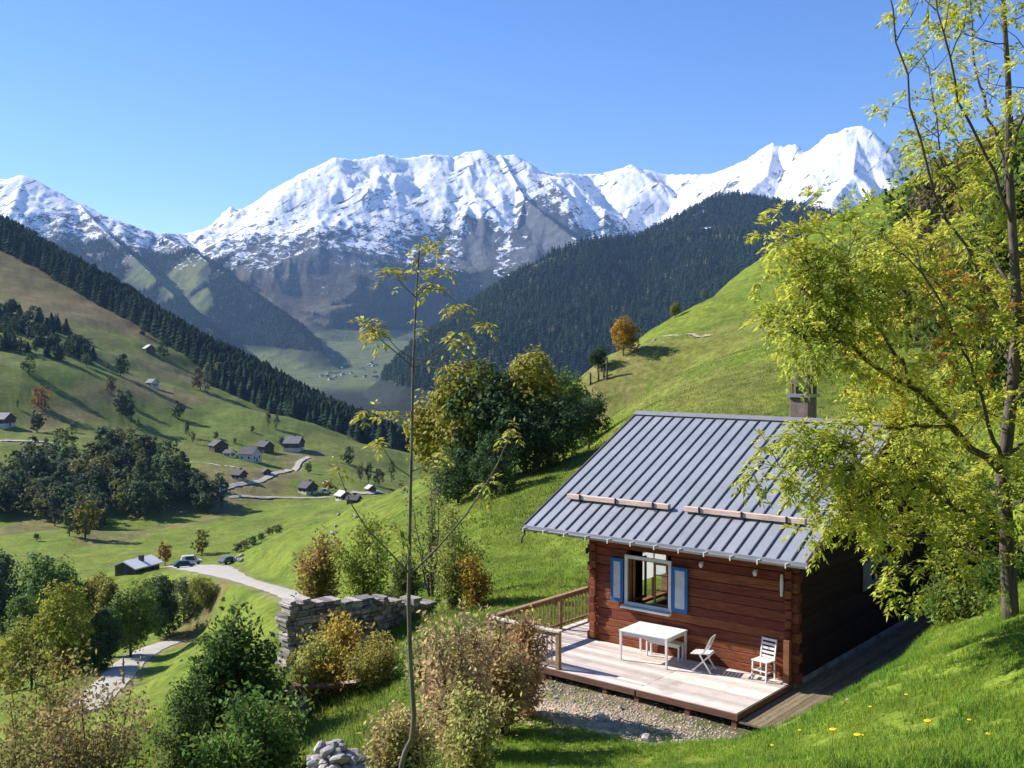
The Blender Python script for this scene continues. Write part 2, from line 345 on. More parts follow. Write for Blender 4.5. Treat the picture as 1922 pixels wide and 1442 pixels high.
# gravel terrace before the deck
lx = (GX - CO[0]) * CX[0] + (GY - CO[1]) * CX[1]; ly = (GX - CO[0]) * CY[0] + (GY - CO[1]) * CY[1]
gq = np.hypot((lx + 2.7) / 4.3, (ly + 3.9) / 1.35) + fbm(GX / .8, GY / .8, 4, 41) * 1.5
gv = (1 - sstep(.75, 1.05, gq)); blend(gv * (.55 + .45 * (fbm(GX / .45, GY / .45, 3, 43) > -.12)), (.46,.39,.30)); 
blend((1 - sstep(0, 1.2, np.hypot(np.maximum(np.maximum(-6 - lx, lx - 2), 0), np.maximum(np.maximum(-3.1 - ly, ly - 10.5), 0)) + n2)) * .8, (.14,.115,.085))
def carve(pts, width, far=.3):
    P = [hit(p[0], p[1], 70) for p in pts]
    for i_ in range(len(P) - 1):
        a, b = P[i_], P[i_+1]; dx, dy = b[0] - a[0], b[1] - a[1]; l2 = dx * dx + dy * dy; t = np.clip(((GX - a[0]) * dx + (GY - a[1]) * dy) / l2, 0, 1)
        dd = np.hypot(GX - a[0] - t * dx, GY - a[1] - t * dy); w2 = (pts[i_][2] if len(pts[i_]) > 2 else width) / 2
        k_ = 1 - sstep(w2 * .9, w2 * 1.8 + .003 * a[1], dd); CARVE[:] = np.maximum(CARVE, k_); 
CARVE = np.zeros(len(GX))
ROADS = [('road', [(405,922),(450,910),(500,898),(540,884),(562,868),(580,858)], 3.2, .3), ('path', [(430,934),(500,935),(560,935),(620,934)], 2.2, .3),
 ('road', [(660,924),(690,926),(715,924)], 4, .3), ('path', [(350,866),(400,872),(440,878)], 2.0, .3), ('path', [(0,828),(60,829),(110,832)], 2.5, .3), ('path', [(1190,655),(1225,640),(1265,630),(1300,627),(1333,629)], .5, .08)]
for q_ in ROADS: carve(q_[1], q_[2])
for Q in BENCH:
    q_ = np.full(len(GX), 99.)
    near_m = (GX > -100) & (GX < 0) & (GY > 70) & (GY < 235)
    for a, b in zip(Q[:-1:2], Q[2::2]):
        dx, dy = b[0] - a[0], b[1] - a[1]; t = np.clip(((GX[near_m] - a[0]) * dx + (GY[near_m] - a[1]) * dy) / (dx*dx + dy*dy), 0, 1)
        q_[near_m] = np.minimum(q_[near_m], np.hypot(GX[near_m] - a[0] - t*dx, GY[near_m] - a[1] - t*dy) - a[3] / 2)
    blend((1 - sstep(.1, 1.2, q_ + n2 * .8)) * .6, (.26,.23,.15))
blend(CARVE * .8, (.24,.22,.14)); GZ = GZ - (CARVE > .5) * np.where(r_ > 300, .3, .22)
me = npmesh('ground', np.stack([GX, GY, GZ], 1), F, smooth=True)
ca = me.color_attributes.new('cover', 'FLOAT_COLOR', 'POINT'); ca.data.foreach_set('color', np.concatenate([C, gv[:,None]], 1).astype(np.float32).ravel())
m = NT('meadow_ground'); at = m.new('ShaderNodeAttribute', attribute_name='cover'); P_ = m.coord('Object')
ge = m.new('ShaderNodeCameraData')
nn = m.noise(1.1, 8, .72, P_); nb = m.noise(.07, 6, .65, P_); nc = m.noise(14, 4, .7, P_)
c = m.mix(1, at.outputs['Color'], m.ramp(nn, [(.28, (.45,.48,.42)), (.72, (1.6,1.5,1.45))]), 'MULTIPLY')
nd = m.noise(.32, 8, .75, m.coord('Object', (.7, .7, 2.5))); c = m.mix(1, c, m.ramp(nd, [(.34, (.74,.77,.72)), (.66, (1.28,1.22,1.2))]), 'MULTIPLY')
c = m.mix(1, c, m.ramp(nb, [(.3, (.72,.74,.7)), (.7, (1.3,1.22,1.2))]), 'MULTIPLY')
c = m.mix(1, c, m.ramp(nc, [(.3, (.65,.65,.65)), (.7, (1.35,1.35,1.35))]), 'MULTIPLY')
m.color(c); m.set(Roughness=.95); m.b.inputs['Specular IOR Level'].default_value = .1
m.bump(m.math('ADD', nn, m.math('MULTIPLY', nc, .15)), .9, .12); M['meadow'] = m.m
me.materials.append(m.m); tag(link('ground', me), kind='structure')

# ------------------------------------------------------------------ far land: ridges
FLOOR = lambda y: np.interp(y, [1000, 1500, 3500, 4500, 9000], [-130, -125, -55, 55, 300])
RIDGES = []
def ridge(k, pts, p=1.0):   # p stretches distances sideways: a hill with steeper ends
    RIDGES.append((k, p, [W(*q) for q in pts]))
# wooded hill on the right of the valley
ridge(.42, [(985,506,2700),(1040,478,2720),(1100,458,2780),(1210,446,2850),(1320,440,2800),(1450,430,2700),(1700,420,2600)], 1.95)
ridge(.55, [(1250,420,3200),(1320,385,3300),(1380,366,3400),(1430,374,3400),(1480,384,3400),(1560,404,3300),(1800,420,3200)])
# snow massif
ridge(.62, [(345,440,6600),(420,415,6600),(480,378,6500),(560,330,6500),(630,296,6500),(665,299,6600),(720,288,6700),(765,297,6750),(815,290,6800),(850,296,6850),(880,284,6900),(905,282,6900),(930,294,6900),(965,291,6900),(985,304,6900),(1012,318,7000),(1040,325,7200),(1100,326,7600),(1150,322,7600),(1185,309,7600),(1205,318,7600),(1250,325,7600),(1340,326,7400),(1400,302,7000)])
ridge(.85, [(1400,302,7000),(1430,280,6850),(1450,270,6800),(1470,276,6750),(1492,270,6700),(1510,286,6650),(1535,276,6500),(1555,254,6350),(1575,250,6300),(1590,238,6220),(1615,235,6200),(1632,252,6250),(1655,280,6300),(1700,310,6500),(1790,316,6800),(1922,330,7000),(2100,300,7000)])
ridge(.95, [(800,300,6750),(815,370,6350),(767,445,5900),(705,515,5550),(650,580,5250),(605,635,4950)])
ridge(1.0, [(940,292,6850),(985,373,6200),(965,450,5800),(930,540,5300),(890,600,4950)])
ridge(.95, [(985,373,6200),(1030,408,5900),(1080,447,5600),(1120,520,5100)])
ridge(.8, [(630,296,6500),(600,370,6100),(540,430,5800),(500,520,5400)])
ridge(.66, [(1450,276,6800),(1440,330,6300),(1400,365,5900)]); ridge(.7, [(1180,314,7600),(1190,370,7100),(1170,425,6600)])
ridge(.66, [(1610,240,6200),(1600,330,5700),(1560,380,5300)])
ridge(.5, [(250,590,3700),(330,618,3500),(400,645,3300),(480,680,3100),(550,716,2900)])
# snow ridge on the left and its spurs
ridge(.6, [(-260,400,5200),(-120,360,5400),(0,338,5500),(45,328,5500),(80,345,5450),(150,387,5350),(230,417,5300),(300,438,5300),(345,440,6000)])
ridge(.6, [(45,330,5500),(20,400,5000),(-20,460,4600)]); ridge(.75, [(150,387,5350),(210,450,4900),(270,500,4500),(330,560,4100),(400,620,3700)])
ridge(.7, [(300,440,5300),(370,478,4900),(430,520,4500),(500,570,4150),(560,620,3850),(600,655,3650)])
az2 = np.radians(np.arange(-34, 34.001, .055)); r2 = np.concatenate([np.exp(np.arange(math.log(1250), math.log(3900), .0058)), np.exp(np.arange(math.log(3900), math.log(9500), .0032))])
AZ, RR = np.meshgrid(az2, r2); MX = (RR * np.sin(AZ)).ravel(); MY = (RR * np.cos(AZ)).ravel()
def farz(x, y):
    wx = fbm(x / 700, y / 700, 3, 51) * 150; wy = fbm(x / 700, y / 700, 3, 52) * 150
    fl = FLOOR(y); z = fl.copy(); near_ = np.full(len(x), 9e3)
    for k, p, pts in RIDGES:
        for a, b in zip(pts[:-1], pts[1:]):
            dx, dy = b[0] - a[0], b[1] - a[1]; l2 = dx * dx + dy * dy
            def val(X, Y):
                t = np.clip(((X - a[0]) * dx + (Y - a[1]) * dy) / l2, 0, 1)
                dist = np.hypot((X - a[0] - t * dx) * p, Y - a[1] - t * dy); return a[2] + t * (b[2] - a[2]), dist
            zr, d0 = val(x, y)
            m_ = d0 < 3500; 
            if not m_.any(): continue
            f = np.clip(d0[m_] / 600, 0, 1); zr2, dd = val(x[m_] + wx[m_] * f, y[m_] + wy[m_] * f)
            h = zr2 - k * dd
            near_[m_] = np.minimum(near_[m_], d0[m_])
            z[m_] = np.maximum(z[m_], h)
    up = np.clip((z - fl) / 500, 0, 1); far = sstep(3700, 4400, np.hypot(x, y))
    cr_ = np.clip(near_ / 500, 0.10, 1); amp = up * (24 + 84 * far) * cr_
    n = ridged(x / 330 + y / 1500, y / 900, 5, 61, .5) - .45
    z = z + n * amp * 1.5 + (ridged(x / 130, y / 130, 4, 62) - .45) * 16 * far * up * np.clip(cr_ * 1.3, .3, 1) + fbm(x / 60, y / 60, 4, 71) * (2 + 7 * up * far)
    return z
MZ = farz(MX, MY)
na, nr = len(az2), len(r2); I = np.arange(nr - 1)[:,None] * na; J = np.arange(na - 1)[None]
F = np.stack([I + J, I + na + J, I + na + J + 1, I + J + 1], -1).reshape(-1, 4)[:, ::-1]
rad = np.hypot(MX, MY)
wood_ = 1 - sstep(330, 560, MZ + fbm(MX / 300, MY / 300, 4, 81) * 260)                    # forest up to the tree line
low = 1 - sstep(20, 60, MZ - FLOOR(MY) + fbm(MX / 200, MY / 200, 3, 82) * 50); low *= sstep(2500, 2900, rad)
def patch(px, py, d, rx, ry, ns=.5):
    p = W(px, py, d); return 1 - sstep(.7, 1.1, np.hypot((MX - p[0]) / rx, (MY - p[1]) / ry) + fbm(MX / 120, MY / 120, 4, int(px)) * ns)
brown_ = patch(600,560,5700,420,1100,.4); wood_ = wood_ * (1 - brown_)
mead = np.maximum.reduce([patch(315,520,4600,150,330), patch(350,560,4300,90,200), patch(1330,460,3050,60,80,.8), patch(1085,490,2650,20,40,.8), low])
cl_ = fbm(MX / 160, MY / 160, 4, 91); mead = np.maximum(mead, (1 - near_sel) * 0 + near_sel * sstep(-.30, -.42, -(-cl_)) * .8) if False else np.maximum(mead, (rad < 3500) * (1 - sstep(-.48, -.36, cl_)) * .7 * (MZ > FLOOR(MY) + 30))
me = npmesh('mountains', np.stack([MX, MY, MZ], 1), F, smooth=True)
ca = me.color_attributes.new('cover', 'FLOAT_COLOR', 'POINT')
near = 1 - sstep(3500, 3900, rad)
ca.data.foreach_set('color', np.stack([np.maximum(wood_, near), mead, near, 1 - np.maximum(patch(1025,450,5850,190,650,1.1), patch(905,455,5650,110,450,.9) * .6)], 1).astype(np.float32).ravel())
m = NT('mountain_ground'); at = m.new('ShaderNodeAttribute', attribute_name='cover'); sp = m.new('ShaderNodeSeparateColor'); m.L(at.outputs['Color'], sp.inputs[0])
P_ = m.coord('Object'); sx_ = m.new('ShaderNodeSeparateXYZ'); m.L(P_, sx_.inputs[0]); gn = m.new('ShaderNodeNewGeometry'); sn = m.new('ShaderNodeSeparateXYZ'); m.L(gn.outputs['Normal'], sn.inputs[0])
nA = m.noise(.004, 8, .68, P_); nB = m.noise(.022, 8, .75, P_, .4); nC = m.noise(.08, 4, .7, P_)
rock = m.ramp(nB, [(.3, (.05,.055,.065)), (.7, (.15,.15,.16))])
grassy = m.ramp(m.math('MULTIPLY_ADD', nB, .6, m.math('MULTIPLY', nC, .4)), [(.38, (.055,.048,.036)), (.62, (.17,.13,.085))])
rg = m.mix(m.ramp(m.math('MULTIPLY_ADD', sx_.outputs[2], .0014, m.math('MULTIPLY', nB, .5)), [(.7, (0,0,0)), (1.1, (1,1,1))]), grassy, rock)
mp_ = m.new('ShaderNodeMapping'); mp_.inputs['Rotation'].default_value = (0, R(42), R(12)); m.L(P_, mp_.inputs[0]); mq_ = m.new('ShaderNodeMapping'); mq_.inputs['Scale'].default_value = (.0032, .0035, .019); m.L(mp_.outputs[0], mq_.inputs[0]); mp_ = mq_; nR = m.noise(1.0, 8, .72, mp_.outputs[0], 1.6)
forest = m.ramp(m.math('MULTIPLY_ADD', nC, .5, m.math('MULTIPLY', nB, .5)), [(.38, (.006,.011,.008)), (.66, (.034,.042,.022))])
fm = m.ramp(m.math('ADD', sp.outputs[0], m.math('MULTIPLY_ADD', nB, 1.0, -.5)), [(.35, (0,0,0)), (.6, (1,1,1))])
c = m.mix(fm, rg, forest); c = m.mix(sp.outputs[1], c, m.mix(m.ramp(nB, [(.45, (0,0,0)), (.6, (1,1,1))]), m.ramp(nA, [(.3, (.10,.14,.032)), (.7, (.15,.15,.055))]), (.07,.085,.03)))
sn_ = m.math('MINIMUM', m.math('MULTIPLY_ADD', sx_.outputs[2], .0019, -1.30), .50)
sn_ = m.math('ADD', sn_, m.math('MULTIPLY_ADD', nA, 1.0, -.5)); sn_ = m.math('ADD', sn_, m.math('MULTIPLY_ADD', nB, 2.9, -1.45)); sn_ = m.math('ADD', sn_, m.math('MULTIPLY_ADD', nC, 1.3, -.65))
sn_ = m.math('ADD', sn_, m.math('MULTIPLY_ADD', sn.outputs[2], 1.5, -1.05))
sn_ = m.math('SUBTRACT', sn_, m.math('MULTIPLY', m.math('MAXIMUM', m.math('SUBTRACT', nR, .55), 0), 16))
sn_ = m.math('SUBTRACT', sn_, m.math('MULTIPLY_ADD', at.outputs['Alpha'], -.85, .85))
c = m.mix(m.ramp(sn_, [(.0, (0,0,0)), (.06, (1,1,1))]), c, (.90,.90,.91))
m.color(c); m.set(Roughness=.9); m.b.inputs['Specular IOR Level'].default_value = .1; m.bump(m.math('ADD', nB, m.math('MULTIPLY', nC, .35)), .55, 14); M['mountain'] = m.m
me.materials.append(m.m); tag(link('mountains', me), kind='structure')

# ------------------------------------------------------------------ trees: templates
def rand_unit(n): v = rng.normal(size=(n,3)); return v / np.linalg.norm(v, axis=1)[:,None]
def leaf_quads(P, N, size, aspect=.6, up=None):
    """one leaf quad per point P, normal about N"""
    n = len(P); a = rand_unit(n) if up is None else up; t = np.cross(N, a); t /= np.linalg.norm(t, axis=1)[:,None] + 1e-9; b = np.cross(N, t)
    s = (size * rng.uniform(.6, 1.3, n))[:,None]
    V = np.stack([P - t * s * .5, P - b * s * .5 * aspect + t*s*.05, P + t * s * .5, P + b * s * .5 * aspect + t*s*.05], 1).reshape(-1, 3)
    return V, np.arange(4 * n).reshape(-1, 4)
def crown(blobs, n, size, seed=0):
    """leaves scattered in clumps through overlapping blobs (x,y,z,rx,ry,rz)"""
    Ps = []; Ns = []; vol = np.array([b[3] * b[4] * b[5] for b in blobs]) ** .8; k = rng.multinomial(n, vol / vol.sum())
    for b, c in zip(blobs, k):
        if c == 0: continue
        nc = max(4, c // 14); u = rand_unit(nc); cen = u * rng.uniform(.45, 1.0, nc)[:,None] ** .6
        idx = rng.integers(0, nc, c); p = cen[idx] + rng.normal(size=(c,3)) * .13
        Ps.append(p * np.array(b[3:6]) + np.array(b[:3])); nn = p + rand_unit(c) * .8; nn[:,2] += .3
        Ns.append(nn / np.linalg.norm(nn, axis=1)[:,None])
    return leaf_quads(np.concatenate(Ps), np.concatenate(Ns), size)
def mb_arr(mb):
    F = np.array([f if len(f) == 4 else (f[0], f[1], f[2], f[3 % len(f)]) for f in mb.f if len(f) == 4]); return np.array(mb.v), F
def trunk_mb(h, r, limbs=5, spread=.3, n=6):
    b = MB(); pts = [(random.uniform(-.02,.02) * h * i / 4, random.uniform(-.02,.02) * h * i / 4, h * i / 5 - (.03 * h if i == 0 else 0)) for i in range(5)]
    b.tube(pts, [r * (1 - .2 * i) for i in range(5)], n)
    for k in range(limbs):
        t = random.uniform(.22, .7); a = random.uniform(0, 6.28); z0 = t * h * .9; l = spread * h * random.uniform(.6, 1.1)
        b.tube([(0,0,z0), (math.cos(a)*l*.5, math.sin(a)*l*.5, z0 + l*.45), (math.cos(a)*l, math.sin(a)*l, z0 + l*.8)], [r*.45, r*.25, r*.08], 4)
    return b
def broad_blobs(h, wd, seed, n=9, base=.2):
    rs = random.Random(seed); bl = [(0,0,h*(.5+base/2), wd*.36, wd*.36, h*(.5-base/2)*.9)]
    for i in range(n):
        z = rs.uniform(base + .08, .9); a = rs.uniform(0, 6.28); rmax = wd * .5 * math.sin(math.pi * min(1, (z - base + .12) / (1.1 - base))) ** .6
        q = rs.uniform(.35, .75) * rmax; s = wd * rs.uniform(.14, .26); bl.append((math.cos(a)*q, math.sin(a)*q, z*h, s, s, s*rs.uniform(.8,1.2)))
    return bl
def make_tmpl(kind, i, n, leaf):
    random.seed(i * 31 + 5)
    if kind == 'broad': bl = broad_blobs(1, .8, i, 12, .12); tr = trunk_mb(1, .022, 5, .28)
    elif kind == 'round': bl = broad_blobs(1, 1.05, i + 50, 14, .05); tr = trunk_mb(1, .025, 6, .35)
    elif kind == 'poplar': bl = broad_blobs(1, .38, i + 90, 12, .08); tr = trunk_mb(1, .016, 4, .14)
    V, F = crown(bl, n, leaf); return npmesh(kind + '_crown', V, F, [M['leaf']]), tr
def spruce_np(layers=9, seg=9, n_leaf=0, seed=0):
    rs = np.random.default_rng(seed); V = []; F = []
    for l in range(layers):
        t = l / layers; z0 = .06 + .86 * t; r = .2 * (1 - t) ** .85 + .015; zt = min(1.0, z0 + .22 * (1 - t * .4)); b = len(V)
        V.append((0, 0, zt)); ph = rs.uniform(0, 6.28)
        for k in range(seg * 2):
            a = ph + math.pi * k / seg; q = r * (rs.uniform(.85, 1.25) if k % 2 == 0 else rs.uniform(.45, .6)); V.append((math.cos(a) * q, math.sin(a) * q, z0 - (.05 if k % 2 == 0 else -.01) * (1 - t)))
        for k in range(seg * 2): F.append((b, b + 1 + k, b + 1 + (k + 1) % (seg * 2)))
    return np.array(V), np.array(F)
def scatter(name, tv, tf, P, S, mats, smooth=False, wide=None):
    n = len(P); a = rng.uniform(0, 6.28, n); c, s = np.cos(a), np.sin(a); w_ = np.ones(n) if wide is None else wide
    X = tv[None,:,0] * c[:,None] - tv[None,:,1] * s[:,None]; Y = tv[None,:,0] * s[:,None] + tv[None,:,1] * c[:,None]
    V = np.stack([X * (S * w_)[:,None] + P[:,0,None], Y * (S * w_)[:,None] + P[:,1,None], tv[None,:,2] * S[:,None] + P[:,2,None]], -1).reshape(-1, 3)
    F = (tf[None] + (np.arange(n) * len(tv))[:,None,None]).reshape(-1, tf.shape[1]); return link(name, npmesh(name, V, F, mats, smooth))

# wooded hill: the far-off spruce wood as one mass
tv, tf = spruce_np(4, 4, seed=3)
def forest(name, n, pxr, dr, test, hts, colr, label, zf):
    px = rng.uniform(*pxr, n); d = np.sqrt(rng.uniform(dr[0]**2, dr[1]**2, n)); x = (px - 961) / FPX * d; y = d; z = zf(x, y)
    k = test(px, d, x, y, z); P = np.stack([x, y, z - .5], 1)[k]; S = rng.uniform(*hts, len(P)) * rng.uniform(.75, 1.15, len(P)) * (1 + .5 * fbm(P[:,0]/150, P[:,1]/150, 2, 5))
    o = scatter(name, tv, tf, P, S, [M['needle']], wide=rng.uniform(1.1, 1.9, len(P))); o.color = colr; print(name, len(P)); return tag(o, label, 'forest', kind='stuff')
def t0(px, d, x, y, z):
    cl = fbm(x / 260, y / 260, 4, 94); pb = W(600,560,5700); kb = np.hypot((x - pb[0]) / 420, (y - 5700) / 1100) + fbm(x / 120, y / 120, 4, 600) * .4 > .95; p = W(315,520,4600); p2 = W(350,560,4300); q = (z > FLOOR(y) + 55) & (z + fbm(x/300, y/300, 4, 81) * 260 < 500) & (cl > -.35) & kb
    q &= np.hypot((x - p[0]) / 150, (y - 4600) / 330) + cl * .5 > 1.0; q &= np.hypot((x - p2[0]) / 90, (y - 4300) / 200) + cl * .5 > 1.0; return q
tv0, tf0 = spruce_np(3, 3, seed=5)
tv, tf = tv0, tf0
forest('mountain_forest', 46000, (-60, 900), (3300, 5400), t0, (18, 30), (.014,.024,.016,1), 'dark blue green forest on the flanks of the far valley', farz)
tv, tf = spruce_np(4, 4, seed=3)
def t1(px, d, x, y, z):
    cl = fbm(x / 160, y / 160, 4, 91); q = np.ones(len(x), bool)
    q &= ~((np.hypot((x - W(1330,460,3050)[0]) / 60, (y - 3050) / 90) + cl) < .8); q &= (z > FLOOR(y) + 12); q &= cl > -.42; q &= z > FLOOR(y) + 40; return q
forest('spruce_forest', 46000, (560, 1640), (1500, 3500), t1, (18, 30), (.019,.032,.017,1), 'dark spruce forest covering the hill below the snow peaks', farz)

def t2(px, d, x, y, z): return t1(px, d, x, y, z) & (fbm(x / 90, y / 90, 3, 97) > .12) & (z < 330)
forest('larch_stand', 7000, (620, 1500), (1600, 3000), t2, (14, 24), (.13,.12,.045,1), 'yellowing larches sprinkled through the dark forest of the hill', farz)
# conifer wood along the crest of the left slope
crest = [(-60,425,1100),(0,460,1085),(100,515,1040),(200,580,985),(290,633,930),(400,708,860),(500,762,800),(600,810,760),(700,846,730),(790,870,700)]
cw = np.array([W(*q)[:2] for q in crest]); cpx = np.array([q[0] for q in crest]); cdd = np.array([q[2] for q in crest])
tv2, tf2 = spruce_np(7, 6, seed=8)
sp_me = [npmesh('spruce_tree', *spruce_np(8, 7, seed=s), [M['needle']]) for s in (1, 2, 3)]
NW = 6500; px = rng.uniform(-120, 800, NW); off = rng.uniform(0, 1, NW) ** 1.1 * 200 - np.where((px > 395) & (px < 740), 55 * rng.uniform(0, 1, NW), 0)
d = np.interp(px, cpx, cdd) + 6 + off; x = (px - 961) / FPX * d; y = d; z = ground(x, y)
o_ = np.argsort(off); front = o_[:150]; rest = o_[150:]
fo = scatter('conifer_wood', tv2, tf2, np.stack([x, y, z - .5], 1)[rest], rng.uniform(17, 27, len(rest)), [M['needle']], wide=rng.uniform(1.1, 1.6, len(rest)))
fo.color = (.022,.036,.02,1); tag(fo, 'dark conifer wood along the crest of the left slope', 'forest', kind='stuff')
def spruce(x, y, h, colr, label, group, wide=1.0):
    o = link('spruce_tree', random.choice(sp_me)); o.location = (x, y, g1(x, y) - .3); o.scale = (h * wide, h * wide, h); o.rotation_euler[2] = random.uniform(0, 6.28); o.color = colr
    return tag(o, label, 'tree', group)
for i in front:
    k = random.uniform(.7, 1.3); spruce(x[i], y[i], random.uniform(13, 24), (.026*k,.042*k,.022*k,1), 'dark spruce at the front edge of the crest wood on the left slope', 'spruces at the edge of the crest wood', 1.3)
# dark spruce wood on the left slope
poly = [(-40,600),(0,585),(60,590),(110,615),(150,645),(185,680),(130,680),(90,672),(50,668),(0,660),(-40,655)]
def inpoly(px, py, pl):
    c = False; j = len(pl) - 1
    for i in range(len(pl)):
        if (pl[i][1] > py) != (pl[j][1] > py) and px < (pl[j][0]-pl[i][0]) * (py-pl[i][1]) / (pl[j][1]-pl[i][1]) + pl[i][0]: c = not c
        j = i
    return c
def sample(pl, n):
    xs = [p[0] for p in pl]; ys = [p[1] for p in pl]; out = []
    while len(out) < n:
        a, b = random.uniform(min(xs), max(xs)), random.uniform(min(ys), max(ys))
        if inpoly(a, b, pl): out.append((a, b))
    return out
LATER = []
for (a, b) in sample(poly, 100):
    p = hit(a, b, 200); k = random.uniform(.7, 1.3); 
    if random.random() < .5: spruce(p[0], p[1], random.uniform(8, 14), (.032*k,.048*k,.026*k,1), 'dark pointed spruce within the small wood on the left edge of the upper slope', 'spruces of the small wood on the left slope', 1.9)
    else: LATER.append((p, k))

TM = {k: [make_tmpl(k, i, n, l) for i in range(3)] for k, n, l in (('broad', 1500, .075), ('round', 1700, .08), ('poplar', 900, .06))}
def tree(name, kind, x, y, z, h, colr, label, group=None, hi=None, wide=1.0, parts=False, v=None):
    cm, tr = random.choice(TM[kind]) if v is None else TM[kind][v]
    if hi: cm, tr = hi
    if parts:
        e = empty(name, (x, y, z - .03 * h), random.uniform(0, 6.28), label, 'tree', group); e.scale = (h * wide, h * wide, h)
        c = link('crown', cm, e); c.color = colr
        if not hasattr(tr, 'ob'): tr.ob = tr.build('trunk', M['bark'], e)
        else: t = tr.ob.copy(); col.objects.link(t); t.parent = e
        return e
    o = link(name, joined(cm, tr, kind)); o.location = (x, y, z - .02 * h); o.scale = (h * wide, h * wide, h); o.rotation_euler[2] = random.uniform(0, 6.28); o.color = colr
    return tag(o, label, 'tree', group)
JC = {}
def joined(cm, tr, kind):
    if cm.name in JC: return JC[cm.name]
    n = len(cm.vertices); V = np.empty(n * 3, np.float32); cm.vertices.foreach_get('co', V); V = V.reshape(-1, 3)
    Fc = np.arange(n).reshape(-1, 4); tvv, tff = mb_arr(tr)
    me = npmesh(kind + '_tree', np.concatenate([V, tvv]), np.concatenate([Fc, tff + n]), [M['leaf'], M['bark']], midx=np.concatenate([np.zeros(len(Fc)), np.ones(len(tff))]))
    JC[cm.name] = me; return me
G = dict(dark=(.055,.085,.03), blue=(.06,.09,.045), green=(.11,.165,.03), yel=(.28,.27,.035), pale=(.17,.18,.08), rust=(.27,.13,.035), oran=(.45,.25,.03), brown=(.16,.125,.06), olive=(.22,.20,.03))
def vary(c, k=.2): f = random.uniform(1 - k, 1 + k); return (c[0]*f*random.uniform(.92,1.08), c[1]*f, c[2]*f, 1)
def at_px(kind, px, py, hpx, c, label, group=None, wide=1.0, parts=False, d0=60, name='broadleaf_tree'):
    p = hit(px, py, d0); return tree(name, kind, p[0], p[1], p[2], hpx * p[1] / FPX, vary(G[c], .08), label, group, wide=wide, parts=parts)
for p, k in LATER: tree('broadleaf_tree', random.choice(['broad','poplar','broad']), p[0], p[1], p[2], random.uniform(8, 13), vary(G['dark'], .3), 'dark rounded leafy tree within the small wood on the left edge of the upper slope', 'leafy trees of the small wood on the left slope', wide=1.2)
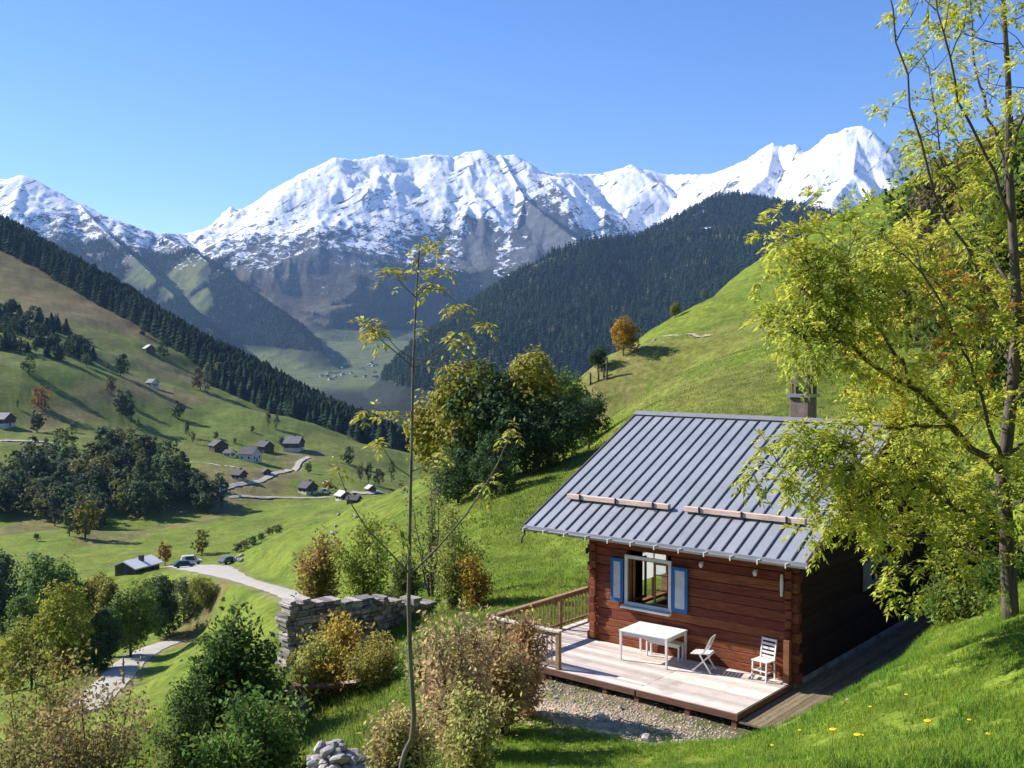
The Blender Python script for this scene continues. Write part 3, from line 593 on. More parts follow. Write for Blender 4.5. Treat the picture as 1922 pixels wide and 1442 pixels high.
# scattered trees on the left slope: (kind, px, py, height px, colour, label)
for t in [('broad',55,702,38,'green','tall green tree below the small spruce wood, casting a long shadow'),
 ('broad',226,706,44,'dark','dark tree on the slope below the upper hut, taller of the trees there'),
 ('broad',209,739,32,'brown','small brown tree in the middle of the left slope meadow'),
 ('round',236,784,52,'dark','dark leafy clump of a tree in the middle of the left slope'),
 ('poplar',247,790,40,'dark','slim dark tree touching the right side of the mid slope clump'),
 ('poplar',259,810,26,'green','small slim green tree below the mid slope clump'),
 ('broad',335,786,34,'dark','dark tree standing alone right of the mid slope clump'),
 ('poplar',351,822,34,'dark','dark slim tree above the hamlet, upper one of a close pair'),
 ('poplar',362,832,28,'pale','pale slim tree above the hamlet, lower one of a close pair'),
 ('round',78,765,38,'rust','rust brown rounded tree alone on the meadow at the left'),
 ('poplar',33,768,20,'green','tiny green tree left of the rust brown tree'),
 ('broad',70,812,42,'dark','dark tree below the rust brown tree, right of the left edge barn'),
 ('round',137,811,15,'dark','low dark bush alone on the bright meadow, right of the barn'),
 ('broad',306,670,32,'dark','dark tree standing right beside the upper white roofed hut'),
 ('poplar',116,675,34,'pale','pale slim tree before the small spruce wood'),
 ('broad',163,688,26,'pale','pale bushy tree at the lower tip of the small spruce wood'),
 ('round',200,692,12,'brown','low brown bush right of the small spruce wood tip'),
 ('poplar',390,742,62,'pale','tall pale tree at the lower edge of the crest wood, left end'),
 ('broad',376,732,44,'brown','brownish tree left of the tall pale tree by the crest wood'),
 ('broad',410,722,44,'pale','pale leafy tree right of the tall pale tree by the crest wood'),
 ('broad',440,735,40,'pale','pale grey green tree in front of the crest wood middle'),
 ('poplar',466,745,40,'blue','blue green slim tree before the crest wood'),
 ('poplar',524,765,44,'yel','yellow green slim tree in front of the crest wood, left of a pair'),
 ('poplar',553,785,42,'yel','yellow green slim tree in front of the crest wood, right of a pair'),
 ('poplar',504,802,34,'pale','pale slim tree on the meadow below the wood, left of two twins'),
 ('poplar',519,805,30,'pale','pale slim tree on the meadow below the wood, right of two twins'),
 ('round',473,811,12,'dark','tiny dark bush on the meadow left of the pale twin trees'),
 ('round',404,824,14,'dark','small dark bush just above the left houses of the hamlet'),
 ('round',440,832,10,'green','small green bush above the middle of the hamlet'),
 ('round',530,838,18,'dark','dark bush left of the grey roofed house at the top of the hamlet'),
 ('broad',579,888,22,'green','green bushy tree below the bend of the hamlet road'),
 ('broad',655,872,34,'dark','dark tree right of the hamlet on the slope, upper left one'),
 ('poplar',676,905,42,'pale','pale slim tree at the right end of the valley meadow'),
 ('poplar',692,908,44,'dark','dark slim tree at the right end of the valley meadow'),
 ('broad',712,912,34,'brown','brown tree behind the near hill crest, right of the slim trees'),
 ('poplar',735,905,44,'green','green slim tree just behind the young bare sapling'),
 ('round',262,850,12,'dark','low dark bush above the big grove'),
 ('broad',379,1040,46,'olive','olive and rust leaved tree on the meadow above the parked cars'),
 ('broad',310,1060,44,'rust','rust leaved tree just right of the barn with the pale roof'),
 ('round',69,1016,14,'dark','low dark bush on the grass below the big grove'),
 ('poplar',88,868,50,'pale','tall pale green tree at the top left of the big grove'),
 ('broad',50,862,30,'yel','yellow leaved tree at the upper left of the big grove'),
 ('broad',26,905,40,'rust','rusty leaved tree at the left edge of the big grove'),
 ('poplar',136,842,26,'pale','pale slim tree behind the big grove'),
 ('broad',160,1010,82,'olive','broad olive tree at the front of the big grove, in full sun'),
 ('broad',586,925,22,'dark','dark tree beside the lone house below the hamlet road'),
 ('broad',612,920,20,'oran','orange yellow tree between the lone house and the white van')]:
    at_px(*t[:5], t[5], d0=170)
for i, (a, b) in enumerate([(444,1036),(458,1030),(474,1022),(490,1014),(506,1006),(522,1000)]):
    at_px('round', a, b, random.uniform(12, 17), random.choice(['dark','brown']), ['leftmost low bush of the hedge row above the parked grey car','second low bush from the left in the hedge row','third low bush from the left in the hedge row','fourth low bush from the left in the hedge row','low bush second from the right end of the hedge row','rightmost low bush at the top end of the hedge row'][i], 'hedge bushes in a row above the parked cars', 1.4, d0=170, name='hedge_bush')
# the big grove in the valley
for (a, b) in sample([(-30,915),(20,890),(70,885),(150,870),(230,868),(300,890),(370,925),(425,948),(400,968),(330,968),(250,975),(190,990),(130,1010),(70,1000),(20,985),(-30,975)], 92):
    p = hit(a, b, 230); tree('broadleaf_tree', random.choice(['broad','broad','poplar']), p[0], p[1], p[2], random.uniform(50, 82) * p[1] / FPX, vary(random.choice([(.11,.15,.055),(.11,.14,.07),(.09,.125,.06),(.11,.15,.05),(.20,.20,.055)]), .3),
        ('dark leafy tree in the left third of the big grove in the valley meadow' if a < 130 else 'dark leafy tree in the middle of the big grove in the valley meadow' if a < 270 else 'dark leafy tree in the right third of the big grove in the valley meadow'), 'trees of the big grove in the valley', wide=1.2)
for a, b, kk in ((25,600,'x'),): pass
# wood at the lower left, trees one can tell apart
M_hi = {k: make_tmpl(k, 20 + j, 7000, .042) for j, k in enumerate(('broad','round','poplar'))}
M_hi2 = {k: make_tmpl(k, 40 + j, 7000, .042) for j, k in enumerate(('broad','round','poplar'))}
for n_, (kind, px, py, h, c, label) in enumerate([
 ('broad',5,1190,150,'blue','blue green tree at the left edge, highest in the lower left wood'),
 ('broad',100,1200,170,'green','tall rounded green tree rising highest in the lower left wood'),
 ('broad',45,1240,120,'green','green tree left of the tall rounded one'),
 ('broad',60,1290,135,'yel','yellow green tree in front at the left of the wood'),
 ('broad',130,1270,170,'yel','bright yellow green tree in the front of the wood'),
 ('broad',175,1190,120,'olive','olive tree behind the yellow ones, left below the barn'),
 ('poplar',205,1235,160,'olive','slim olive tree in the middle of the lower left wood'),
 ('broad',245,1235,150,'green','green tree right below the pale roofed barn'),
 ('broad',300,1195,110,'dark','dark green tree at the right end of the lower left wood'),
 ('round',345,1165,84,'pale','pale rounded tree below the parked cars'),
 ('round',383,1140,60,'olive','small olive tree at the right tip of the lower left wood'),
 ('round',120,1275,60,'rust','small rust red tree before the lower left wood'),
 ('round',15,1300,110,'yel','yellow leaved bushy tree low at the left edge'),
 ('broad',270,1190,100,'olive','olive tree hidden behind between the barn and the dark tree'),
 ('broad',190,1255,110,'dark','dark tree standing at the wood front above the lower road')]):
    p = hit(px, py, 60); hi = (M_hi if n_ % 2 else M_hi2)[kind]
    tree('broadleaf_tree', kind, p[0], p[1], p[2], h * p[1] / FPX, tuple(v_ * (1.25 if i_ < 3 else 1) for i_, v_ in enumerate(vary(G[c], .05))), label, 'trees of the lower left wood', hi=hi, wide=1.0, parts=True)
# clump on the near hill
for n_, (kind, px, py, h, c, label, wd) in enumerate([
 ('broad',835,935,225,'olive','olive green tree at the far left end of the big hillside clump',1.02),
 ('broad',880,925,240,'olive','olive green tree second from the left in the big hillside clump',1.02),
 ('broad',935,905,232,'dark','dark green tree in the middle of the big hillside clump',1.02),
 ('broad',985,890,222,'olive','golden olive topped tree, highest of the big hillside clump',1.08),
 ('broad',1065,850,165,'green','lighter green tree with visible trunk at the right of the hillside clump',1.02),
 ('round',1030,880,140,'dark','low dark tree filling the clump before the golden one',1.08),
 ('broad',1105,845,110,'dark','small dark tree at the right tip of the hillside clump',.95),
 ('round',860,945,110,'dark','low dark bushy tree at the foot of the clump on its left',1.08),
 ('round',930,930,120,'dark','low dark bushy tree at the foot of the clump in its middle',1.08)]):
    p = hit(px, py, 50); hi = (M_hi2 if n_ % 2 else M_hi)[kind]
    tree('broadleaf_tree', kind, p[0], p[1], p[2], h * p[1] / FPX, tuple(v_ * (1.45 if i_ < 3 else 1) for i_, v_ in enumerate(vary(G[c], .05))), label, 'trees of the hillside clump', hi=hi, wide=wd, parts=True)
for (kind, px, py, h, c, label) in [('broad',1170,668,76,'oran','orange and yellow tree on the skyline of the right hill'),
 ('broad',1122,698,50,'dark','small dark tree left of the orange tree on the hill skyline'),
 ('broad',1268,596,30,'olive','small olive bush peeping over the hill skyline above the path'),('round',1322,562,20,'green','tiny green bush on the skyline high above the path')]:
    p = hit(px, py, 60); tree('broadleaf_tree', kind, p[0], p[1], p[2], h * p[1] / FPX, vary(G[c], .05), label, hi=M_hi[kind], parts=True)
for (px, py, top, c, d_, label, kind) in [(1800,0,275,'brown',75,'brown and russet tree high on the slope behind the ash tree','round'),(1900,0,225,'olive',68,'olive green tree on the slope behind the ash tree at the right edge','round'),
      (1720,0,330,'green',85,'green tree on the slope behind the ash tree, left of the russet one','round'),(1980,0,150,'green',60,'green tree cut off by the right edge on the slope','broad'),
      (1860,0,420,'green',58,'lower green tree on the slope before the russet one','round')]:
    x_ = (px - 961) / FPX * d_; z_ = g1(x_, d_); h_ = W(px, top, d_)[2] - z_
    tree('broadleaf_tree', kind, x_, d_, z_, h_, vary(G[c], .05), label, hi=M_hi[kind], parts=True, wide=.8)

# ------------------------------------------------------------------ roads
def strip(name, pts, width, mat, dz, seg=8):
    P = [hit(p[0], p[1], 70) for p in pts]; Q = []; seg = 14
    for i in range(len(P) - 1):
        a = P[max(i-1,0)]; b = P[i]; c = P[i+1]; d_ = P[min(i+2, len(P)-1)]
        for k in range(seg + (i == len(P) - 2)):
            t = k / seg; Q.append(.5 * ((2*b) + (c-a)*t + (2*a-5*b+4*c-d_)*t*t + (3*b-a-3*c+d_)*t**3))
    Q = np.array(Q)[:,:2]; T = np.gradient(Q, axis=0); T /= np.linalg.norm(T, axis=1)[:,None]; N = np.stack([-T[:,1], T[:,0]], 1)
    ws = np.interp(np.linspace(0, 1, len(Q)), np.linspace(0, 1, len(pts)), [p[2] if len(p) > 2 else width for p in pts])
    V = []; nk = 9
    for k in np.linspace(-.5, .5, nk):
        q = Q + N * (k * ws * (1 + .08 * np.sin(np.arange(len(Q)) * .9)))[:,None]; V.append(np.stack([q[:,0], q[:,1], ground(q[:,0], q[:,1]) + dz * (1 - 1.6 * abs(k) ** 3)], 1))
    V = np.stack(V, 1).reshape(-1, 3); n = len(Q); I = (np.arange(n-1)[:,None] * nk + np.arange(nk-1)[None]).ravel(); F = np.stack([I, I+1, I+nk+1, I+nk], 1)
    me = npmesh(name, V, F, [mat], smooth=True); bm = bmesh.new(); bm.from_mesh(me); bmesh.ops.recalc_face_normals(bm, faces=bm.faces)
    if sum(f.normal.z for f in bm.faces) < 0: bmesh.ops.reverse_faces(bm, faces=bm.faces)
    bm.to_mesh(me); bm.free(); return tag(link(name, me), kind='structure')
M['gravel'] = simple('road_gravel', (.46,.42,.36), (.34,.31,.26), .6, .95)
M['track'] = simple('worn_track', (.42,.38,.28), (.28,.27,.15), .8, .95)
for Q in BENCH:
    T = np.gradient(Q[:,:2], axis=0); T /= np.linalg.norm(T, axis=1)[:,None]; N = np.stack([-T[:,1], T[:,0]], 1); V = []
    for k in np.linspace(-.5, .5, 7): q = Q[:,:2] + N * (k * Q[:,3] * (1 + .05 * np.sin(np.arange(len(Q)) * 1.3 + 9 * (k > 0))))[:,None]; V.append(np.stack([q[:,0], q[:,1], Q[:,2] + .02 - .10 * (abs(k) > .45) + .03 * math.cos(k * 12)], 1))
    V = np.stack(V, 1).reshape(-1, 3); I = (np.arange(len(Q)-1)[:,None] * 7 + np.arange(6)[None]).ravel(); F = np.stack([I, I+7, I+8, I+1], 1)
    if (np.cross(V[F[0,1]] - V[F[0,0]], V[F[0,2]] - V[F[0,0]]))[2] < 0: F = F[:, ::-1]
    tag(link('road', npmesh('road', V, F, [M['gravel']], smooth=True)), kind='structure')
for nm_, pts_, w_, dz_ in ROADS: strip(nm_, pts_, w_, M['track'] if w_ < 1 else M['gravel'], dz_)

# ------------------------------------------------------------------ houses of the valley
HM = {'brown': simple('house_timber', (.13,.08,.05), (.07,.045,.03), .8, .9), 'white': simple('house_plaster', (.62,.60,.56), (.5,.48,.45), .5, .9),
      'grey': simple('roof_grey', (.20,.20,.21), (.13,.13,.14), .5, .7), 'pale': simple('roof_pale', (.52,.50,.48), (.40,.38,.36), .5, .6), 'bright': simple('roof_bright', (.86,.82,.80), (.74,.70,.68), .5, .8), 'darkroof': simple('roof_dark', (.10,.09,.10), (.06,.055,.06), .5, .8),
      'pane': simple('window_pane', (.03,.035,.04), None, 2, .2)}
def house(name, px, py, wpx, lpx, rz, walls, roofm, label, cat='house', base=None, hw=.5, rp=.42, group='houses of the valley hamlet', d0=170, chim=True, over=.6, zoff=0):
    p = hit(px, py, d0); s = p[1] / FPX; w_ = wpx * s; l = lpx * s; h = w_ * hw; zo = p[2] - .2
    e = empty(name, (p[0], p[1], zo + zoff), rz, label, cat, group)
    b = MB(); b.box(-w_/2, w_/2, -l/2, l/2, -1.5, h * (.45 if base else 1))
    bo = b.build('wall', HM[base or walls], e)
    g = MB()
    if base: g.box(-w_/2 - .02, w_/2 + .02, -l/2 - .02, l/2 + .02, h * .45, h)
    rh = w_ / 2 * rp * 1.6
    g.add([(-w_/2,-l/2,h),(w_/2,-l/2,h),(0,-l/2,h+rh),(-w_/2,l/2,h),(w_/2,l/2,h),(0,l/2,h+rh)], [(0,1,2),(5,4,3),(0,2,5,3),(1,4,5,2)])
    g.build('gable', HM[walls], e)
    r = MB(); o_ = over; t = .25; sl_ = rh / (w_/2)
    for sg in (-1, 1):
        X = sg * (w_/2 + o_); zb = h - o_ * sl_; pts = [(X,-l/2-o_,zb),(0,-l/2-o_,h+rh),(0,l/2+o_,h+rh),(X,l/2+o_,zb)]
        if sg > 0: pts = pts[::-1]
        r.hexa([(a, b_, c_ + .02) for a, b_, c_ in pts] + [(a, b_, c_ + t) for a, b_, c_ in pts])
    rf = r.build('roof', HM[roofm], e)
    if chim: c = MB(); c.box(w_*.12, w_*.12+.8, -.4, .4, h + rh*.3, h + rh + .9); c.build('chimney', HM['white' if walls == 'white' else 'darkroof'], rf)
    for (fx, fy, nx) in ((0, -l/2, 0), (w_/2, 0, 1), (-w_/2, 0, 2)):
        for q in (-.25, .25):
            wb = MB(); zc = h * .55; hs = .55
            if nx == 0: wb.box(q*w_-hs, q*w_+hs, fy-.06, fy-.03, zc-.6, zc+.6)
            elif nx == 1: wb.box(fx+.03, fx+.06, q*l-hs, q*l+hs, zc-.6, zc+.6)
            else: wb.box(fx-.06, fx-.03, q*l-hs, q*l+hs, zc-.6, zc+.6)
            wb.build('window', HM['pane'], e)
    db = MB(); db.box(-.55, .55, -l/2-.07, -l/2-.03, 0, 2.0); db.build('door', HM['darkroof'], e)
    return e
R_ = R
house('barn', 258, 1072, 50, 62, R(-24), 'brown', 'bright', 'dark timber barn with a pale metal roof beside the lower left wood', 'barn', None, .30, .24, None, 120)
for a in [(410,848,34,30,R(40),'brown','darkroof','dark roofed timber house at the left end of the hamlet'),
 (431,856,18,20,R(60),'white','darkroof','small white walled house in the left half of the hamlet','house','white'),
 (470,866,40,34,R(70),'white','darkroof','big dark roofed house with white gable in the middle of the hamlet','house','white'),
 (497,848,30,28,R(55),'brown','darkroof','dark timber house behind the big house of the hamlet'),
 (552,846,40,34,R(80),'brown','grey','grey roofed house at the top of the hamlet road','house','white'),
 (449,899,26,24,R(60),'brown','darkroof','dark timber house just above the hamlet road','house','white'),
 (500,890,16,16,R(30),'brown','darkroof','small dark shed beside the hamlet road','shed'),
 (578,926,34,28,R(50),'brown','darkroof','dark house standing alone below the hamlet road','house','white'),
 (614,912,14,14,R(20),'brown','pale','tiny hut with a white roof behind the orange yellow tree','hut'),
 (644,938,26,24,R(40),'brown','pale','pale roofed house by the near hill crest, left of the road end','house','white'),
 (664,944,22,24,R(70),'brown','darkroof','dark roofed house beside the road at the near hill crest'),
 (696,922,18,18,R(30),'brown','pale','pale roofed hut at the right end of the valley road','hut'),
 (8,800,38,30,R(75),'brown','grey','grey roofed barn cut by the left edge of the picture','barn','white'),
 (280,662,22,18,R(40),'brown','pale','white roofed hut highest on the left slope','hut'),
 (267,628,12,12,R(20),'brown','pale','tiny pale roofed hut at the top of the meadow below the crest wood','hut'),
 (286,726,22,18,R(60),'white','grey','small grey roofed hut with a white wall in the middle of the left slope','hut')]:
    nm = a[8] if len(a) > 8 else 'house'
    house(nm, a[0], a[1], a[2]*.8, a[3]*.85, a[4], a[5], a[6], a[7], nm, a[9] if len(a) > 9 else None, chim=nm == 'house')
# village far down the valley
vm = MB()
def far_house(px, d_, s, roofm):
    x_ = (px - 961) / FPX * d_; z_ = float(farz(np.array([x_]), np.array([float(d_)]))[0])
    e = empty('village_house', (x_, d_, z_ - 1), random.uniform(0, 3), 'tiny pale house of the far village at the bottom of the valley', 'house', 'houses of the far village')
    b = MB(); b.box(-s*.5, s*.5, -s*.6, s*.6, -3, s*.55); b.build('wall', HM['white'], e)
    r = MB(); q = s * .6; r.add([(-q,-s*.7,s*.5),(q,-s*.7,s*.5),(0,-s*.7,s*.9),(-q,s*.7,s*.5),(q,s*.7,s*.5),(0,s*.7,s*.9)], [(0,1,2),(5,4,3),(0,2,5,3),(1,4,5,2),(0,3,4,1)]); r.build('roof', HM[roofm], e)
for i in range(34):
    far_house(random.uniform(600, 730), random.uniform(3000, 3800), random.uniform(7, 11), random.choice(['grey','darkroof','darkroof','grey']))
# pale building on the far side of the clump
# ------------------------------------------------------------------ cars
def car(px, py, rz, paint, label, L_=4.2, van=False):
    p = hit(px, py, 120); e = empty('parked_car', (p[0], p[1], p[2] + .12), rz, label, 'car', 'cars parked at the road end')
    h1, h2 = (.95, 1.9) if van else (.85, 1.42); b = MB(); hw = .84
    prof = [(-L_/2,.35),(-L_/2,h1-.05),(-L_/2+.15,h1),(-L_*.40,h2-.1),(-L_*.33,h2),(L_*.12,h2),(L_*.24,h1),(L_/2-.15,h1-.15),(L_/2,.6),(L_/2,.35)]
    if not van: prof[3] = (-L_*.38, h1+.25); prof[4] = (-L_*.26, h2)
    n = len(prof); b.add([(x, -hw*(1 if z <= h1 else .84), z) for x, z in prof] + [(x, hw*(1 if z <= h1 else .84), z) for x, z in prof],
          [tuple(range(n))[::-1][::-1], tuple(range(n, 2*n))[::-1]] + [(i, i+n, (i+1) % n + n, (i+1) % n) for i in range(n)]); b.build('body', paint, e, bevel=.04)
    g = MB(); g.hexa([(-L_*.3,-hw-.0,h1+.04),(L_*.18,-hw,h1+.04),(L_*.18,hw,h1+.04),(-L_*.3,hw,h1+.04),(-L_*.25,-hw*.86,h2-.1),(L_*.1,-hw*.86,h2-.1),(L_*.1,hw*.86,h2-.1),(-L_*.25,hw*.86,h2-.1)]); g.build('side_windows', HM['pane'], e)
    g = MB(); g.hexa([(L_*.13,-hw*.76,h2-.1),(L_*.13,hw*.76,h2-.1),(L_*.235,hw*.8,h1+.06),(L_*.235,-hw*.8,h1+.06),(L_*.16,-hw*.76,h2-.08),(L_*.16,hw*.76,h2-.08),(L_*.26,hw*.8,h1+.08),(L_*.26,-hw*.8,h1+.08)]); g.build('windscreen', HM['pane'], e)
    for sx__ in (-1, 1):
        for sy__ in (-1, 1):
            w_ = MB(); w_.tube([(sx__*L_*.31, sy__*(hw-.16), .32),(sx__*L_*.31, sy__*(hw+.03), .32)], .32, 14); wo = w_.build('wheel', M['metal'], e)
        l = MB(); 
    for sy__ in (-1, 1): l = MB(); l.box(L_/2-.02, L_/2+.03, sy__*.6-.15, sy__*.6+.15, .6, .75); l.build('headlight', M['lampglass'], e)
P_dark = simple('dark_car_paint', (.03,.07,.09), None, 2, .25, .3); P_white = simple('white_car_paint', (.7,.7,.7), None, 2, .25); P_grey = simple('grey_car_paint', (.18,.18,.2), None, 2, .25, .3)
car(346, 1066, R(25), P_dark, 'dark blue green car parked by the barn end of the road')
car(359, 1060, R(20), P_white, 'white van parked behind the dark blue green car', 4.6, True)
car(428, 1058, R(60), P_grey, 'grey car parked at the bend of the road near the pale stones')
car(612, 926, R(20), P_white, 'white van standing by the orange yellow tree in the hamlet', 5, True)
def pole(px, py, top, label, d0=60):
    p = hit(px, py, d0); h = W(px, top, p[1])[2] - p[2]; b = MB(); b.tube([(0,0,-.3),(0,0,h*.6),(0,0,h)], [.11,.09,.07], 8); b.box(-.03,.03,-.35,.35,h-.5,h-.4)
    o = b.build('utility_pole', M['barklight']); o.location = p; tag(o, label, 'pole')
pole(232, 1285, 1236, 'thin wooden pole standing on the lower road verge')
for k, (px, py, h) in enumerate([(1108,722,22),(1123,716,20),(1133,708,17),(1139,712,42)]):
    p = hit(px, py, 60); hh = h * p[1] / FPX; b = MB(); b.tube([(0,0,-.3),(.03,0,hh*.5),(.02,.03,hh)], [.16,.14,.11], 6); o = b.build('fence_post', M['bark']); o.location = p
    tag(o, ['leftmost dark wooden post on the brown bank of the hill','second dark post from the left on the brown hill bank','third dark post from the left on the brown hill bank','tallest dark post right of the others on the hill bank'][k], 'post', 'posts on the hill bank')
# scattered pale stones
def rock_mesh(seed, flat=.6):
    bm = bmesh.new(); bmesh.ops.create_icosphere(bm, subdivisions=2, radius=.5); rs = random.Random(seed)
    pl = [(Vector((rs.gauss(0,1), rs.gauss(0,1), rs.gauss(0,1))).normalized(), rs.uniform(.28,.42)) for _ in range(9)]
    for v in bm.verts:
        for n_, d_ in pl:
            q = v.co.dot(n_) - d_
            if q > 0: v.co -= n_ * q
        v.co.z *= flat
    me = bpy.data.meshes.new('stone'); bm.to_mesh(me); bm.free(); me.materials.append(M['stone']); return me
RK = [rock_mesh(i, random.uniform(.4, .8)) for i in range(8)]
def rock(x, y, z, s, label, group, cat='stone', rot=None):
    o = link('stone', random.choice(RK)); o.location = (x, y, z); o.scale = (s * random.uniform(.8,1.3), s * random.uniform(.7,1.1), s * random.uniform(.7,1.1)); o.rotation_euler = rot or (random.uniform(-.3,.3), random.uniform(-.3,.3), random.uniform(0, 6.28)); return tag(o, label, cat, group)
for i in range(16):
    p = hit(random.uniform(425, 455), random.uniform(1044, 1056), 120); rock(p[0], p[1], p[2] + .2, random.uniform(.6, 1.5), 'pale stone in the heap beside the parked grey car', 'pale stones by the road bend')
for (a, b) in [(668,972),(628,1003),(630,990),(636,968)]:
    p = hit(a, b, 60); rock(p[0], p[1], p[2] + .2, random.uniform(.8, 1.5), 'pale stone on the green hill side above the stone walls', 'pale stones on the green hill side')

# ------------------------------------------------------------------ dry stone walls
def stonewall(name, pts, label, thick=.5, smin=.1, smax=.32, cap=False, top_var=.09):
    """pts: (x,y,z0,z1) polyline; courses of rough blocks in one mesh"""
    b = MB(); rs = random.Random(hash(name) % 1000 + len(pts))
    for (x0,y0,a0,b0), (x1,y1,a1,b1) in zip(pts[:-1], pts[1:]):
        L_ = math.hypot(x1-x0, y1-y0); dx, dy = (x1-x0)/L_, (y1-y0)/L_; nx, ny = -dy, dx; z = min(a0, a1)
        while z < max(b0, b1):
            hgt = rs.uniform(.05, .16); s = rs.uniform(-.2, 0)
            while s < L_:
                l = rs.uniform(smin, smax); m_ = s + l/2; t = min(max(m_/L_, 0), 1); za, zb = a0 + (a1-a0)*t, b0 + (b1-b0)*t + rs.uniform(-top_var, top_var)
                if z >= za - .2 and z + hgt < zb:
                    o1 = thick/2 + rs.uniform(-.05, .06); j = lambda: rs.uniform(-.018, .018); q = []
                    for zz in (z, z + hgt - .015):
                        for (u, v) in ((s, -o1), (s+l-.02, -o1), (s+l-.02, o1), (s, o1)):
                            u += j(); v += j(); q.append((x0+dx*u+nx*v, y0+dy*u+ny*v, zz + j()))
                    b.hexa(q)
                s += l
            z += hgt
    return tag(b.build(name, M['wallstone']), label, 'wall')
m = NT('wall_stone'); g = m.new('ShaderNodeNewGeometry'); n = m.noise(9, 6, .65, m.coord('Object'))
c = m.ramp(g.outputs['Random Per Island'], [(0, (.17,.15,.14)), (.5, (.33,.30,.275)), (1, (.54,.49,.44))])
m.color(m.mix(1, c, m.ramp(n, [(.3, (.5,.5,.5)), (.7, (1.25,1.2,1.15))]), 'MULTIPLY')); m.set(Roughness=.95); m.bump(n, .6, .02); M['wallstone'] = m.m
def wp(px, py, d_): return W(px, py, d_)
a = wp(537,1126,31); b_ = wp(700,1120,33); c_ = wp(805,1124,35)
stonewall('ruined_stone_wall', [(a[0],a[1],-3.2,a[2]),(b_[0],b_[1],-2.8,b_[2]),(c_[0],c_[1],-2.4,c_[2])], 'long grey dry stone wall of a roofless ruin behind the orange bush', .6)
e_ = wp(560,1150,26.5)
stonewall('broken_stone_wall', [(wp(538,1290,27)[0],27,-3.6,wp(538,1292,27)[2]),(wp(562,1290,26.6)[0],26.6,-3.6,wp(562,1300,26.6)[2])], 'short dark broken stone pillar with boards on top beside the orange bush', .5, top_var=.05)
stonewall('low_stone_wall', [(wp(585,1300,29)[0],29,-3.4,wp(585,1315,29)[2]),(wp(660,1300,28)[0],28,-3.4,wp(660,1330,28)[2])], 'low dark stone wall in shadow under the orange bush', .5)
bd = MB(); p0, p1 = wp(545,1288,26.6), wp(668,1286,27.2); bd.bar(p0, p1, .28, .07); o = bd.build('wooden_board', M['fascia']); tag(o, 'weathered board lying across the broken stone wall', 'board')
bd = MB(); p0, p1 = wp(612,1290,27.6), wp(672,1284,26.4); bd.bar(p0 + (0,0,.08), p1 + (0,0,.08), .12, .06); o = bd.build('wooden_board', M['beam']); tag(o, 'pale thin board resting on the weathered board by the broken wall', 'board')
# stone heap
hx, hy = W(642, 1400, 20)[0], 20.; hg = g1(hx, hy)
for lay, (nn_, rad_) in enumerate(((34, .70), (28, .60), (14, .40))):
    for k in range(nn_):
        a_ = k * 2.4 + lay; q_ = rad_ * math.sqrt((k + .5) / nn_); rock(hx + math.cos(a_) * q_ + .1 * lay * -.3, hy + math.sin(a_) * q_ * .8, hg + .14 + lay * .2 - .06 * math.cos(a_) * lay, random.uniform(.22, .40), 'pale rough stone in the heap at the bottom of the picture', 'stones of the heap in the foreground')
for i in range(26):
    x_ = random.uniform(-4.2, 0.5); y_ = random.uniform(-4.9, -3.3); q = CO[:2] + CX * x_ + CY * y_; rock(q[0], q[1], g1(*q) + .01, random.uniform(.05, .2) * (2 if i % 7 == 0 else 1), 'flat pale stone lying on the gravel before the deck', 'stones on the gravel by the deck', rot=(random.uniform(-.1,.1), random.uniform(-.1,.1), random.uniform(0,6)))
gb = MB()
P = []; S = []
for i in range(3600):
    x_ = random.gauss(-2.4, 2.3); y_ = random.gauss(-4.1, .75); q = CO[:2] + CX * x_ + CY * y_; P.append(q); S.append(random.uniform(.015, .05))
P = np.array(P); Pz = ground(P[:,0], P[:,1]); ico = np.array([(1,0,0),(-1,0,0),(0,1,0),(0,-1,0),(0,0,.6),(0,0,-.6)]); icf = np.array([(0,2,4),(2,1,4),(1,3,4),(3,0,4),(2,0,5),(1,2,5),(3,1,5),(0,3,5)])
gr = scatter('gravel', ico, icf, np.stack([P[:,0], P[:,1], Pz], 1), np.array(S), [M['palegravel']]); tag(gr, 'loose grey gravel in front of the deck', 'gravel', kind='stuff')

